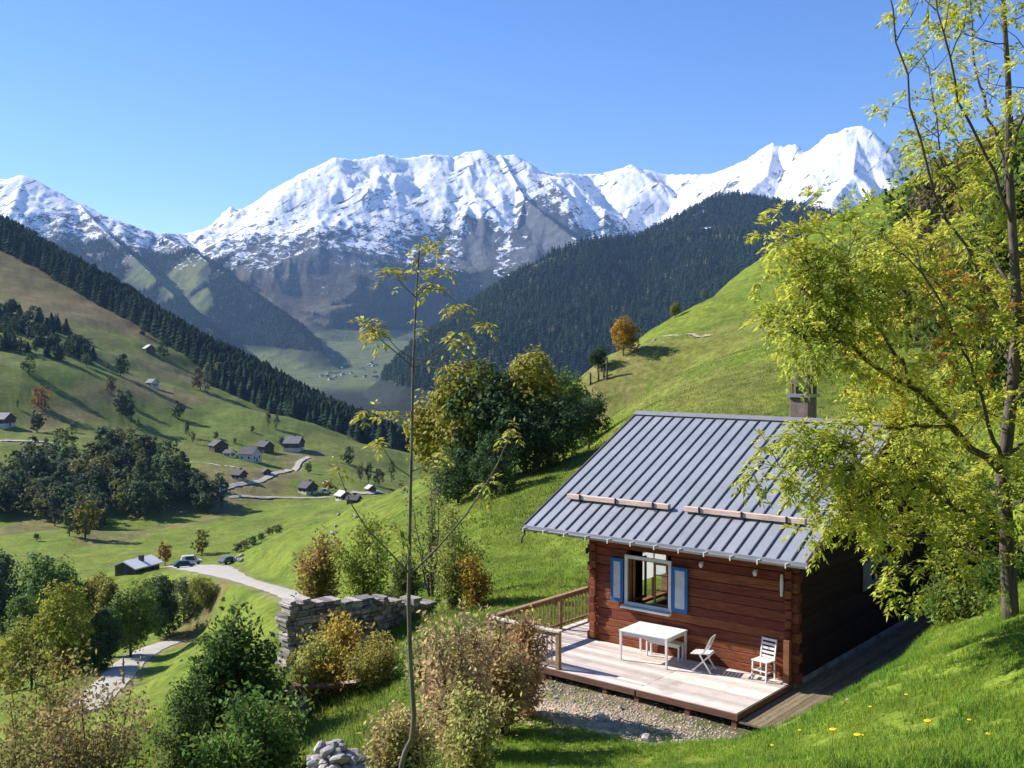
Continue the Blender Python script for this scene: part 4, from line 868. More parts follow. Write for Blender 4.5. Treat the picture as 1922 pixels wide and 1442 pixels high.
# ------------------------------------------------------------------ the cabin
cab = empty('log_cabin', tuple(CO), YAW - R(90), 'dark reddish log cabin with a grey standing seam metal roof', 'cabin')
WL, DP, WH = 5.73, 9.6, 3.22           # local x from -WL to 0, y from 0 to DP
SL = (5.798 - 3.023) / (4.651 + .942)  # roof slope
def zroof(y): return 3.023 + SL * (y + .942) if y <= 4.651 else 5.798 - SL * (y - 4.651)
def logwall(axis, fixed, a0, a1, z0, z1, holes, ext, name, gable=False):
    b = MB(); z = z0; i = 0; th = .17
    while z < z1 - .02:
        h = min(.235 + .02 * math.sin(i * 2.3), z1 - z); s0, s1 = a0 - ext * (1 + .12 * math.sin(i * 3.1)) * (.6 if i % 2 else 1), a1 + ext * (1 + .12 * math.cos(i * 2.7)) * (.6 if i % 2 else 1)
        if gable:
            if z > zroof(0) - .25:
                y0 = (z + h + .12 - 3.023) / SL - .942; s0 = max(a0, y0); s1 = min(a1, 2 * 4.651 - y0)
                if s1 - s0 < .1: break
        segs = [(s0, s1)]
        for (h0, h1, hz0, hz1) in holes:
            if z + h > hz0 + .01 and z < hz1 - .01:
                segs = [q for s in segs for q in (((s[0], min(s[1], h0)), (max(s[0], h1), s[1])) if s[0] < h1 and s[1] > h0 else (s,)) if q[1] - q[0] > .02]
        for (p, q) in segs:
            o = .012 * math.sin(i * 5.7); g = .006; c = .016
            if axis == 'x': y0, y1 = fixed - o, fixed + th; sec = [(y0 + c, z + g), (y1, z + g), (y1, z + h), (y0 + c, z + h), (y0, z + h - c), (y0, z + g + c)]; vs = [(p, yy, zz) for yy, zz in sec] + [(q, yy, zz) for yy, zz in sec]
            else:
                sg = 1 if fixed < -1 else -1; y0, y1 = fixed - sg * o, fixed + sg * th; sec = [(y0 + sg*c, z + g), (y1, z + g), (y1, z + h), (y0 + sg*c, z + h), (y0, z + h - c), (y0, z + g + c)]; vs = [(xx, p, zz) for xx, zz in sec] + [(xx, q, zz) for xx, zz in sec]
            b.add(vs, [(0,1,2,3,4,5), (11,10,9,8,7,6)] + [(k, (k+1) % 6 + 0, (k+1) % 6 + 6, k + 6) for k in range(6)])
        z += h; i += 1
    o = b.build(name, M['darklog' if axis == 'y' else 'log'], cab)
    me = o.data; bm = bmesh.new(); bm.from_mesh(me); bmesh.ops.recalc_face_normals(bm, faces=bm.faces); bm.to_mesh(me); bm.free(); return o
FW = (-4.60, -3.28, 1.13, 2.36)
logwall('x', 0, -WL, 0, -.05, WH + .2, [FW], .15, 'wall')
logwall('x', DP - .17, -WL, 0, -.05, WH, [], .25, 'wall')
SW = (4.75, 5.95, 1.4, 2.08)
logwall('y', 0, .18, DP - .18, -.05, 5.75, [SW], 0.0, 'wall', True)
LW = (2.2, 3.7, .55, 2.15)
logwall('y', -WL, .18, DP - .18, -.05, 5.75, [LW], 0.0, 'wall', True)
# protruding crossed log ends of the side walls at the corners
for cx_, sg in ((-WL, 1), (0, -1)):
    b = MB(); z = .07
    for i in range(13):
        ln = .11 + .03 * math.sin(i * 1.9 + cx_); x0, x1 = (cx_ + .01, cx_ + .17) if sg > 0 else (cx_ - .17, cx_ - .01); b.box(x0, x1, -ln, -.002 - .02, z, z + .19); z += .235
    b.build('log_ends', M['log'], cab, bevel=.015)
fl = MB(); fl.box(-WL + .2, -.2, .2, DP - .2, -.02, .03); fl.build('floor', M['sunwood'], cab)
fb = MB(); fb.box(-WL - .1, .03, .03, DP + .05, -.5, -.06); fb.build('foundation', M['stone'], cab)
# window
def frame(b, x0, x1, z0, z1, y, t, dpt, m=0):
    b.box(x0, x1, y - dpt, y, z1 - t, z1, m); b.box(x0, x1, y - dpt, y, z0, z0 + t, m); b.box(x0, x0 + t, y - dpt + .002, y, z0 + t, z1 - t, m); b.box(x1 - t, x1, y - dpt + .002, y, z0 + t, z1 - t, m)
wi = empty('window', (0,0,0)); wi.parent = cab; wi['label'] = 'open front window with white frame and blue edged shutters'
b = MB(); frame(b, FW[0] + .002, FW[1] - .002, FW[2] + .002, FW[3] - .002, .16, .05, .18); b.build('reveal_frame', M['sunwood'], wi)
b = MB(); frame(b, FW[0] - .05, FW[1] + .03, FW[2] - .02, FW[3] + .06, -.015, .085, .045); b.build('frame', M['white'], wi)
b = MB(); b.box(FW[0] - .09, FW[1] + .05, -.20, -.062, FW[2] - .09, FW[2] - .03); b.build('sill', M['white'], wi, bevel=.008)
# right casement closed, left one swung inwards
xm = (FW[0] + FW[1]) / 2 + .1
b = MB(); frame(b, xm, FW[1] - .06, FW[2] + .06, FW[3] - .06, .10, .055, .045)
for q in (.36, .68): zz = FW[2] + (FW[3] - FW[2]) * q; b.box(xm + .055, FW[1] - .115, .06, .095, zz, zz + .025)
b.build('casement', M['sunwood'], wi, bevel=.004)
b = MB(); b.box(xm + .055, FW[1] - .115, .075, .08, FW[2] + .1, FW[3] - .1); b.build('pane', M['glass'], wi)
b = MB(); x_ = FW[0] + .1
for (y0, y1, z0, z1) in ((.12,.72,FW[2]+.06,FW[2]+.12),(.12,.72,FW[3]-.12,FW[3]-.06),(.12,.18,FW[2]+.12,FW[3]-.12),(.66,.72,FW[2]+.12,FW[3]-.12)): b.box(x_, x_ + .045, y0, y1, z0, z1)
b.build('casement', M['sunwood'], wi)
for (x0, x1) in ((-5.07, -4.68), (-3.21, -2.76)):
    b = MB(); z0, z1 = 1.16, 2.30; frame(b, x0, x1, z0, z1, -.05, .085, .045); b.build('shutter', M['blue'], wi, bevel=.004); 
    s = bpy.data.objects[wi.children[-1].name] if wi.children else None
    b = MB(); b.box(x0 + .083, x1 - .083, -.082, -.055, z0 + .083, z1 - .083); b.build('shutter_panel', M['offwhite'], [c for c in wi.children if c.name.startswith('shutter')][-1])
# side window
sw_ = empty('window'); sw_.parent = cab; sw_['label'] = 'small white framed side window in shade'
b = MB()
for (y0, y1, z0, z1) in ((SW[0],SW[1],SW[2],SW[2]+.1),(SW[0],SW[1],SW[3]-.1,SW[3]),(SW[0],SW[0]+.1,SW[2]+.1,SW[3]-.1),(SW[1]-.1,SW[1],SW[2]+.1,SW[3]-.1)): b.box(-.12, .05, y0, y1, z0, z1)
b.box(-.06, -.02, 5.32, 5.38, SW[2]+.1, SW[3]-.1); b.build('frame', M['shadewhite'], sw_)
b = MB(); b.box(-.05, -.045, SW[0]+.1, SW[1]-.1, SW[2]+.1, SW[3]-.1); b.build('pane', M['glass'], sw_)
b = MB(); b.box(.03, .07, SW[0]-.5, SW[0]-.03, SW[2]-.03, SW[3]+.03); b.build('shutter', M['shadewhite'], sw_)
# left wall window with net curtain, seen through the front one
lw = empty('window'); lw.parent = cab; lw['label'] = 'left wall window with a white net curtain seen through the front window'
b = MB()
for (y0, y1, z0, z1) in ((LW[0],LW[1],LW[2],LW[2]+.08),(LW[0],LW[1],LW[3]-.08,LW[3]),(LW[0],LW[0]+.08,LW[2]+.08,LW[3]-.08),(LW[1]-.08,LW[1],LW[2]+.08,LW[3]-.08)): b.box(-WL-.03, -WL+.16, y0, y1, z0, z1)
b.box(-WL+.05, -WL+.09, 2.92, 2.98, LW[2]+.08, LW[3]-.08); b.build('frame', M['sunwood'], lw)
b = MB(); b.box(-WL+.11, -WL+.115, LW[0]+.08, LW[1]-.08, 1.2, LW[3]-.08); b.build('curtain', M['curtain'], lw)
# roof
X0, X1 = -7.33, .74; YE, YR, YB = -.942, 4.651, 10.24; t = .07
def rz_(y): return 3.023 + SL * (y - YE) if y <= YR else 5.798 - SL * (y - YR)
b = MB()
b.hexa([(X0,YE,rz_(YE)-t),(X1,YE,rz_(YE)-t),(X1,YR,rz_(YR)-t),(X0,YR,rz_(YR)-t),(X0,YE,rz_(YE)),(X1,YE,rz_(YE)),(X1,YR,rz_(YR)),(X0,YR,rz_(YR))])
b.hexa([(X0,YR+.001,rz_(YR)-t),(X1,YR+.001,rz_(YR)-t),(X1,YB,rz_(YB)-t),(X0,YB,rz_(YB)-t),(X0,YR+.001,rz_(YR)),(X1,YR+.001,rz_(YR)),(X1,YB,rz_(YB)),(X0,YB,rz_(YB))])
roof = b.build('roof', M['zinc'], cab)
b = MB(); ns = 23
for i in range(ns + 1):
    x_ = X0 + .02 + (X1 - X0 - .04) * i / ns
    for ya, yb in ((YE + .01, YR - .05), (YR + .05, YB)):
        za, zb = rz_(ya), rz_(yb); b.hexa([(x_-.022,ya,za+.001),(x_+.022,ya,za+.001),(x_+.022,yb,zb+.001),(x_-.022,yb,zb+.001),(x_-.016,ya,za+.034),(x_+.016,ya,za+.034),(x_+.016,yb,zb+.034),(x_-.016,yb,zb+.034)])
so_ = b.build('standing_seams', M['seam'], roof)
b = MB(); b.hexa([(X0,YR-.14,rz_(YR-.14)+.05),(X1,YR-.14,rz_(YR-.14)+.05),(X1,YR,rz_(YR)+.075),(X0,YR,rz_(YR)+.075),(X0,YR-.14,rz_(YR-.14)+.065),(X1,YR-.14,rz_(YR-.14)+.065),(X1,YR,rz_(YR)+.095),(X0,YR,rz_(YR)+.095)])
b.hexa([(X0,YR+.002,rz_(YR)+.075),(X1,YR+.002,rz_(YR)+.075),(X1,YR+.14,rz_(YR+.14)+.05),(X0,YR+.14,rz_(YR+.14)+.05),(X0,YR+.002,rz_(YR)+.095),(X1,YR+.002,rz_(YR)+.095),(X1,YR+.14,rz_(YR+.14)+.065),(X0,YR+.14,rz_(YR+.14)+.065)])
b.build('ridge_cap', M['gutter'], roof)
for xx in (X0 - .03, X1):
    b = MB()   # verge trim and barge boards
    for ya, yb in ((YE, YR - .002), (YR, YB)):
        za, zb = rz_(ya), rz_(yb); b.hexa([(xx,ya,za-.22),(xx+.03,ya,za-.22),(xx+.03,yb,zb-.22),(xx,yb,zb-.22),(xx,ya,za+.02),(xx+.03,ya,za+.02),(xx+.03,yb,zb+.02),(xx,yb,zb+.02)])
    b.build('barge_board', M['fascia'], roof)
# gutter: half round trough
b = MB(); gy, gz, gr_ = YE - .075, 2.965, .07
for k in range(8):
    a0, a1 = math.pi * (1 + k/8), math.pi * (1 + (k+1)/8)
    q = [(gy + r_*math.cos(a_), gz + r_*math.sin(a_)) for a_ in (a0, a1) for r_ in (gr_, gr_ - .008)]
    b.hexa([(X0-.02,)+q[0], (X1+.02,)+q[0], (X1+.02,)+q[2], (X0-.02,)+q[2], (X0-.02,)+q[1], (X1+.02,)+q[1], (X1+.02,)+q[3], (X0-.02,)+q[3]])
b.build('gutter', M['gutter'], roof)
for i in range(0, ns + 1, 2): b = MB(); x_ = X0 + .1 + (X1 - X0 - .2) * i / ns; b.box(x_-.015, x_+.015, gy-gr_-.008, gy+gr_+.01, gz-.02, gz+.012); b.box(x_-.015, x_+.015, gy-gr_-.012, gy-gr_-.001, gz-.09, gz+.01); b.build('gutter_bracket', M['white'], roof)
b = MB(); b.tube([(X0+.1, gy, gz-.06), (X0+.1, gy, gz-.16), (X0+.02, gy-.02, gz-.3), (X0+.01, gy-.02, gz-.42)], .022, 6); b.build('rain_spout', M['metal'], roof)
# rafters and purlins below the overhang
b = MB()
for i in range(10): x_ = X0 + .35 + (X1 - X0 - .7) * i / 9; za, zb = rz_(YE + .06) - .09, rz_(.3) - .09; b.hexa([(x_-.05,YE+.06,za-.13),(x_+.05,YE+.06,za-.13),(x_+.05,.3,zb-.13),(x_-.05,.3,zb-.13),(x_-.05,YE+.06,za),(x_+.05,YE+.06,za),(x_+.05,.3,zb),(x_-.05,.3,zb)])
b.build('rafter_tails', M['fascia'], roof)
b = MB()
for y_ in (-.25, 2.2, 4.651, 7.1, 9.5): zz = rz_(y_) - .12; b.box(X0 + .15, X1 - .12, y_ - .09, y_ + .09, zz - .2, zz - .03)
b.build('purlins', M['log'], roof)
# snow guard beams
for (xa, xb) in ((-6.72, -3.5), (-3.05, .18)):
    b = MB(); y_ = .27; zz = rz_(y_) + .05; b.box(xa, xb, y_ - .07, y_ + .07, zz, zz + .13); sg_ = b.build('snow_guard', M['beam'], roof, bevel=.01)
    for q in (.14, .5, .86): b = MB(); x_ = xa + (xb - xa) * q; b.box(x_-.02, x_+.02, y_-.10, y_-.071, zz-.05, zz+.15); b.build('bracket', M['metal'], sg_)
# chimney
ch = MB(); yc = 5.6; zc = 5.35; xa, xb = -2.55, -1.98
ch.box(xa, xb, yc-.3, yc+.3, 5.0, 6.42); c_ = ch.build('chimney', M['chimney'], roof, bevel=.02)
b = MB(); b.box(xa-.07, xb+.07, yc-.37, yc+.37, 6.42, 6.52); b.build('cap_slab', M['gutter'], c_)
b = MB()
for (u, v) in ((0,-.28),(0,.2),(.49,-.28),(.49,.2)): b.box(xa+u, xa+u+.08, yc+v, yc+v+.08, 6.52, 6.80)
b.box(xa+.12, xb-.12, yc-.16, yc+.16, 6.521, 6.72); b.build('flue', M['chimney'], c_)
b = MB(); b.box(xa-.04, xb+.04, yc-.34, yc+.34, 6.80, 6.87); b.box(xa+.04, xb-.06, yc-.26, yc+.26, 6.872, 6.95); b.box(xa+.14, xb-.16, yc-.16, yc+.16, 6.952, 7.06); b.build('top_slab', M['chimney'], c_)
# little wall lamps, bracket
for (x_, z_) in ((-2.38, 2.48), (-.93, 2.47)):
    b = MB(); b.box(x_-.035, x_+.035, -.06, -.016, z_, z_+.05); l_ = b.build('wall_lamp', M['white'], cab)
    b = MB(); b.tube([(x_, -.09, z_-.10), (x_, -.09, z_-.04), (x_, -.09, z_+.02), (x_, -.09, z_+.05)], [.03,.06,.05,.025], 10); b.build('lamp_shade', M['lampglass'], l_, smooth=True)
b = MB(); b.tube([(-.25,-.09,2.5),(-.25,-.09,2.3),(-.25,-.09,1.98)], [.03,.045,.035], 8); b.build('hanging_bottle', M['lampglass'], cab)
b = MB(); b.box(-5.73, -5.66, -.30, -.262, 2.35, 2.5); b.build('bracket', M['metal'], cab)

# ------------------------------------------------------------------ deck and railing
dk = empty('deck', tuple(CO), YAW - R(90), 'pale sunlit wooden deck in front of the log cabin', 'deck')
DF = -2.80; XL = -7.05
b = MB(); y = DF
i = 0
while y < -.02:
    w_ = .128; ye = min(y + w_, -.02); b.box(XL, -2.52 - .006, y + .004, ye - .004, -.04, 0 + .002 * math.sin(i * 7)); b.box(-2.52 + .006, 0, y + .004, ye - .004, -.04, 0 + .002 * math.cos(i * 5)); y += w_; i += 1
while y < 3.6:
    b.box(XL, -WL - .04, y + .004, y + .124, -.04, 0); y += .128
b.build('planks', M['deck'], dk)
b = MB(); b.box(XL, -2.55, DF - .035, DF - .002, -.145, -.012); b.box(-2.5, 0, DF - .035, DF - .002, -.145, -.012); b.box(.002, .037, DF - .035, -.02, -.145, -.012); b.build('edge_board', M['fascia'], dk)
for x_ in (-7, -5.2, -3.4, -2.52, -1.2, -.06):
    for y_ in (DF + .06, -1.2): b = MB(); b.box(x_-.06, x_+.06, y_-.06, y_+.06, -.75, -.045); b.build('support_post', M['fascia'], dk)
b = MB()
for y_ in np.arange(DF + .3, -.1, .6): b.box(XL + .05, -.02, y_-.03, y_+.03, -.19, -.042)
b.build('joists', M['fascia'], dk)
bw = empty('boardwalk', tuple(CO), YAW - R(90), 'brown weathered boardwalk beside the deck along the shaded cabin wall', 'boardwalk')
b = MB(); x_ = .06
while x_ < 1.45:
    b.box(x_, x_ + .125, DF - .02, 9.4, -.19, -.15 + random.uniform(-.002, .002)); x_ += .135
b.build('planks', M['path'], bw)
b = MB()
for y_ in np.arange(DF + .2, 9, 1.2): b.box(.08, 1.42, y_-.04, y_+.04, -.28, -.192)
b.build('joists', M['fascia'], bw)
rl = empty('railing', tuple(CO), YAW - R(90), 'wooden railing with thin balusters at the left end of the deck', 'railing')
for (x_, y_) in ((-4.79, DF + .06), (XL + .06, DF + .06), (XL + .06, .25), (XL + .06, 3.3)):
    b = MB(); b.box(x_-.055, x_+.055, y_-.055, y_+.055, -.3 if y_ > 5 else .001, .90); b.build('post', M['rail'], rl, bevel=.006)
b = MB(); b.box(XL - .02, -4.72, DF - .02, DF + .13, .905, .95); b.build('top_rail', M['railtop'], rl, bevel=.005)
b = MB(); b.box(XL - .02, XL + .13, DF + .132, 3.4, .903, .948); b.build('top_rail', M['rail'], rl, bevel=.005)
b = MB(); b.box(XL + .118, -4.85, DF + .03, DF + .07, .78, .87); b.box(XL + .118, -4.85, DF + .03, DF + .07, .10, .17); b.build('rail_bar', M['rail'], rl)
b = MB()
for y0, y1 in ((DF + .118, .193), (.307, 3.243)): b.box(XL + .04, XL + .08, y0, y1, .80, .87); b.box(XL + .04, XL + .08, y0, y1, .10, .16)
b.build('rail_bar', M['rail'], rl)
for i in range(14):
    x_ = XL + .24 + i * .15
    if x_ < -4.9: b = MB(); b.box(x_-.013, x_+.013, DF + .072, DF + .10, .08, .88); b.build('baluster', M['rail'], rl)
for i in range(36):
    y_ = DF + .26 + i * .165
    if y_ < 3.2 and abs(y_ - .25) > .08: b = MB(); b.box(XL + .082, XL + .108, y_-.013, y_+.013, .08, .88); b.build('baluster', M['rail'], rl)
# woodpile / low post by the right corner
b = MB(); b.box(-.12, .02, -.26, -.14, .002, 1.0); b.box(-.30, .02, -.14, -.06, .002, .12); o = b.build('corner_post', M['sunwood']); o.location = tuple(CO); o.rotation_euler = (0,0,YAW - R(90)); tag(o, 'short reddish wooden post at the right corner of the cabin', 'post')

def local(x_, y_, z_=0): q = CO[:2] + CX * x_ + CY * y_; return (q[0], q[1], z_)
# ------------------------------------------------------------------ furniture
tb = empty('garden_table', local(-3.42, -.62), YAW - R(90) + R(2), 'white rectangular table on the deck below the cabin window', 'table')
b = MB(); b.box(-.69,.69,-.52,.52,.735,.765); b.build('tabletop', M['table'], tb, bevel=.006)
b = MB(); b.box(-.62,.62,-.46,-.435,.63,.733); b.box(-.62,.62,.435,.46,.63,.733); b.box(-.62,-.595,-.435,.435,.63,.733); b.box(.595,.62,-.435,.435,.63,.733); b.build('apron', M['white'], tb)
for u in (-1,1):
    for v in (-1,1): b = MB(); x_, y_ = u*.645, v*.485; b.hexa([(x_-.02,y_-.02,.002),(x_+.02,y_-.02,.002),(x_+.02,y_+.02,.002),(x_-.02,y_+.02,.002),(x_-.03,y_-.03,.733),(x_+.03,y_-.03,.733),(x_+.03,y_+.03,.733),(x_-.03,y_+.03,.733)]); b.build('leg', M['white'], tb)
bn = empty('bench', local(-3.28, -.30), YAW - R(90), 'low white bench tucked behind the white table', 'bench')
b = MB(); b.box(-.52,.52,-.14,.14,.42,.45); b.build('seat', M['white'], bn)
for u in (-.46,.46):
    for v in (-.1,.1): b = MB(); b.box(u-.02,u+.02,v-.02,v+.02,.002,.42); b.build('leg', M['white'], bn)
b = MB(); b.box(-.44,.44,-.09,-.07,.34,.42); b.build('rail', M['white'], bn)
# folding chair seen from the side
fc = empty('folding_chair', local(-2.02, -.62), YAW - R(90) + R(12), 'white folding chair seen from the side at the right end of the table', 'chair')
for y_ in (-.2, .2):
    b = MB(); b.bar((.26,y_,.012), (-.02,y_,.44), .022, .035); b.bar((-.02,y_,.44), (.08,y_,.5), .022, .035); b.bar((.08,y_,.5),(.25,y_,.86), .022, .035); b.build('frame', M['white'], fc)
    b = MB(); b.bar((-.22,y_*.88,.012), (.24,y_*.88,.46), .022, .035); b.build('leg', M['white'], fc)
b = MB()
for k in range(6): b.bar((-.22 + k*.08, -.21, .445 + .006*k), (-.22 + k*.08, .21, .445 + .006*k), .06, .015)
b.build('seat', M['white'], fc)
b = MB()
for q in (.45, .72, .95): x_, z_ = .08 + .17*q, .5 + .36*q; b.bar((x_,-.2,z_),(x_,.2,z_), .015, .06)
b.build('backrest', M['white'], fc); b = MB(); b.bar((-.2,-.176,.06),(-.2,.176,.06),.02); b.bar((.22,-.2,.1),(.22,.2,.1),.02); b.build('stretcher', M['white'], fc)
# slatted chair facing the viewer
sc_ = empty('slatted_chair', local(-.60, -.27), YAW - R(90) + R(-8), 'white slatted wooden chair standing against the cabin wall near the corner', 'chair')
for u in (-.19, .19):
    b = MB(); b.bar((u,.17,.002),(u,.15,.45),.03,.035); b.bar((u,.15,.45),(u,.24,.93),.03,.035); b.build('leg', M['white'], sc_)
    b = MB(); b.bar((u,-.2,.002),(u,-.17,.45),.03,.035); b.build('leg', M['white'], sc_)
    b = MB(); b.bar((u,-.18,.2),(u,.16,.2),.018,.03); b.build('stretcher', M['white'], sc_)
b = MB()
for k in range(6): b.box(-.22,.22,-.2+k*.07,-.145+k*.07,.452,.47)
b.build('seat', M['white'], sc_)
b = MB()
for q in (.12, .32, .52, .72, .93): y_, z_ = .15 + .09*q, .45 + .48*q; b.bar((-.19,y_,z_),(.19,y_,z_),.015,.055)
b.build('backrest', M['white'], sc_)
b = MB(); b.bar((-.19,-.19,.24),(.19,-.19,.24),.018,.03); b.bar((-.19,-.19,.12),(.19,-.19,.12),.018,.025); b.build('stretcher', M['white'], sc_)

# ------------------------------------------------------------------ near trees and bushes
def leaf_shape(P, D, N, ln, wd):
    """pointed leaf: rhombus of 4 vertices, folded is not needed at this size"""
    S = np.cross(D, N); S /= np.linalg.norm(S, axis=1)[:,None] + 1e-9
    V = np.stack([P, P + D * (ln * .45)[:,None] + S * (wd * .5)[:,None], P + D * ln[:,None] - N * (ln * .12)[:,None], P + D * (ln * .45)[:,None] - S * (wd * .5)[:,None]], 1).reshape(-1, 3)
    return V, np.arange(len(P) * 4).reshape(-1, 4)
def norm(a): return a / (np.linalg.norm(a, axis=-1, keepdims=True) + 1e-9)
class Leaves:
    def __init__(s): s.P=[]; s.D=[]; s.N=[]; s.L=[]; s.W=[]
    def compound(s, p, d, length, leaflet, pairs=4, droop=.4):
        p = np.array(p, float); d = norm(np.array(d, float)); sd = norm(np.cross(d, [0,0,1]) + rng.normal(size=3)*.15)
        for i in range(pairs):
            t = (i + 1) / (pairs + .3); q = p + d * length * t - np.array([0,0,1]) * droop * length * t * t
            for sg in (-1, 1):
                dd = norm(d * .55 + sd * sg * .85 + np.array([0,0,-.3]) + rng.normal(size=3) * .2); s.P.append(q); s.D.append(dd); s.N.append(norm(np.cross(dd, np.cross([0,0,1.], dd)) + rng.normal(size=3)*.35)); L_ = leaflet * rng.uniform(.75, 1.2); s.L.append(L_); s.W.append(L_ * .42)
        q = p + d * length - np.array([0,0,1]) * droop * length; dd = norm(d + np.array([0,0,-.5])); s.P.append(q); s.D.append(dd); s.N.append(norm(np.array([0,0,1.]) + rng.normal(size=3)*.4)); s.L.append(leaflet); s.W.append(leaflet * .38)
    def simple(s, p, d, ln, wd): s.P.append(np.array(p, float)); s.D.append(norm(np.array(d, float))); s.N.append(norm(rng.normal(size=3) + np.array([0,0,.8]))); s.L.append(ln); s.W.append(wd)
    def build(s, name, parent, colr):
        V, F = leaf_shape(np.array(s.P), np.array(s.D), np.array(s.N), np.array(s.L), np.array(s.W)); o = link(name, npmesh(name, V, F, [M['leaf']]), parent); o.color = colr; return o
def interp_poly(P, n):
    P = np.array(P); L_ = np.concatenate([[0], np.cumsum(np.linalg.norm(np.diff(P, axis=0), axis=1))]); t = np.linspace(0, L_[-1], n); return np.stack([np.interp(t, L_, P[:,k]) for k in range(3)], 1)
# --- ash tree at the right
ash = empty('ash_tree', tuple(W(1895,1132,19)), 0, 'big sunlit yellow green ash tree at the right, leaning over the cabin roof', 'tree')
inv = -np.array(ash.location)
def A3(px, py, d_): return W(px, py, d_) + inv
br = MB(); lv = Leaves(); lo = Leaves()
TR = [A3(1898,1175,19), A3(1893,1080,19), A3(1888,980,18.9), A3(1882,890,18.9), A3(1893,800,18.8), A3(1903,700,18.8), A3(1908,560,18.7), A3(1900,420,18.7), A3(1893,300,18.6), A3(1893,160,18.6), A3(1884,20,18.5), A3(1880,-120,18.5), A3(1890,-260,18.5)]
br.tube(interp_poly(TR, 40), [.14 * (1 - t_) ** 1.1 * .93 + .018 for t_ in np.linspace(0, 1, 40)], 10)
limbs = [ # (points, start radius)
 ([(1882,890,18.9),(1790,800,18.4),(1720,735,17.9),(1640,690,17.5),(1570,620,17.2),(1530,580,17),(1505,540,16.9)], .075),
 ([(1885,1020,19),(1830,975,18.6),(1790,955,18.2),(1740,900,17.8)], .05),
 ([(1720,735,17.9),(1680,660,17.6),(1640,600,17.5),(1600,540,17.4),(1575,470,17.3)], .035),
 ([(1790,800,18.4),(1690,800,18),(1600,835,17.6),(1530,870,17.3),(1470,880,17.1)], .035),
 ([(1740,900,17.8),(1660,910,17.5),(1590,880,17.3),(1540,860,17.1)], .03),
 ([(1885,1000,19),(1800,1030,18.4),(1720,1010,18),(1660,1000,17.8)], .03),
 ([(1903,640,18.8),(1830,500,18.3),(1770,400,18),(1735,300,17.8),(1700,180,17.7),(1685,60,17.6),(1660,-40,17.5)], .036),
 ([(1905,560,18.7),(1850,460,19.4),(1800,380,19.8),(1760,280,20),(1750,150,20)], .035),
 ([(1900,420,18.7),(1850,280,18),(1800,180,17.7),(1770,60,17.5),(1740,-60,17.4)], .035),
 ([(1893,300,18.6),(1930,200,18),(1960,80,17.6),(1970,-80,17.5)], .03),
 ([(1893,330,18.6),(1850,220,19),(1830,100,19.3),(1815,-50,19.4)], .03),
 ([(1880,860,18.8),(1860,800,18),(1835,720,17.4),(1800,640,16.9),(1760,560,16.5),(1700,480,16.3)], .04),
 ([(1900,760,18.8),(1960,690,18.3),(2010,600,18),(2060,480,18)], .045),
 ([(1895,850,18.8),(1960,800,19.2),(2040,760,19.5)], .04),
 ([(1905,700,18.8),(1860,620,19.4),(1800,560,19.9),(1740,520,20.3),(1690,470,20.5)], .04),
 ([(1903,640,18.8),(1940,540,19.2),(1960,440,19.4)], .035),
 ([(1888,960,18.9),(1940,920,18),(1980,880,17.4)], .03),
 ([(1885,940,18.9),(1840,900,19.8),(1780,870,20.5),(1710,850,21)], .035),
 ([(1660,910,17.6),(1600,940,17.4),(1560,960,17.3)], .02),
 ([(1600,650,17.3),(1550,640,17),(1490,620,16.8)], .02),([(1560,600,17.1),(1545,540,17),(1520,500,16.9)], .012)]
def grow(p0, d0, length, rad, depth, dens=1.0, leaflet=.078, leafset=None, comp=.22, up=.25):
    n = max(3, int(length / .22)); P = [np.array(p0)]; d = norm(np.array(d0))
    for i in range(n): d = norm(d + rng.normal(size=3) * .16 + np.array([0,0,up * .12])); P.append(P[-1] + d * length / n)
    br.tube(P, list(np.linspace(rad, rad * .35, len(P))), 4 if rad < .02 else 6)
    ls = leafset or lv
    if depth == 0:
        for i in range(1, len(P)):
            if rng.random() < (.35 + .5 * i / len(P)) * dens:
                for k in range(2 if rng.random() < .6 else 1): dd = norm(rng.normal(size=3) + np.array([0,0,.1]) + d * .5); ls.compound(P[i], dd, comp * rng.uniform(.7, 1.2), leaflet * rng.uniform(.7, 1.15), 3)
        for k in range(4 if dens > .5 else 2): ls.compound(P[-1], norm(d + rng.normal(size=3) * .6), comp * rng.uniform(.8, 1.3), leaflet * rng.uniform(.8, 1.2), 4)
    else:
        for i in range(1, len(P)):
            if rng.random() < .8: grow(P[i], norm(d * .5 + rng.normal(size=3) * .75 + np.array([0,0,up])), length * rng.uniform(.35, .6), rad * .45, depth - 1, dens, leaflet, ls, comp, up)
for k, (pts, r0) in enumerate(limbs):
    P = interp_poly([A3(*q) for q in pts], 14); P[1:] += rng.normal(size=(13,3)) * .03; br.tube(P, list(np.linspace(r0, r0 * .3, 14)), 7)
    avpy = np.mean([q[1] for q in pts]); sparse = avpy < 330
    for i in range(3, 14):
        for rep in range((3 if (i + k) % 3 == 0 or k in (0, 4) else 2) if not sparse else 1):
            if rng.random() < (.95 if not sparse else .85):
                d = norm((P[i] - P[i-1]) / np.linalg.norm(P[i] - P[i-1]) * .4 + rng.normal(size=3) * .8 + np.array([0,0,.15 if not sparse else .45]))
                orange = (k in (11, 14) and i in (5,6,7,8))
                grow(P[i], d, rng.uniform(.5, .95) if not sparse else rng.uniform(.7, 1.2), .011, 1 if not sparse else 1, 1.0 if not sparse else .6, .108, lo if orange and rep == 0 else lv, .24)
    grow(P[-1], norm(P[-1] - P[-2]), .7, .01, 1, .9 if not sparse else .5, .105)
for i in range(14, 30):
    if rng.random() < .8: grow(interp_poly(TR, 40)[i], norm(rng.normal(size=3) + np.array([0,0,.2])), 1.1, .016, 1, 1 if i < 26 else .5, .10)
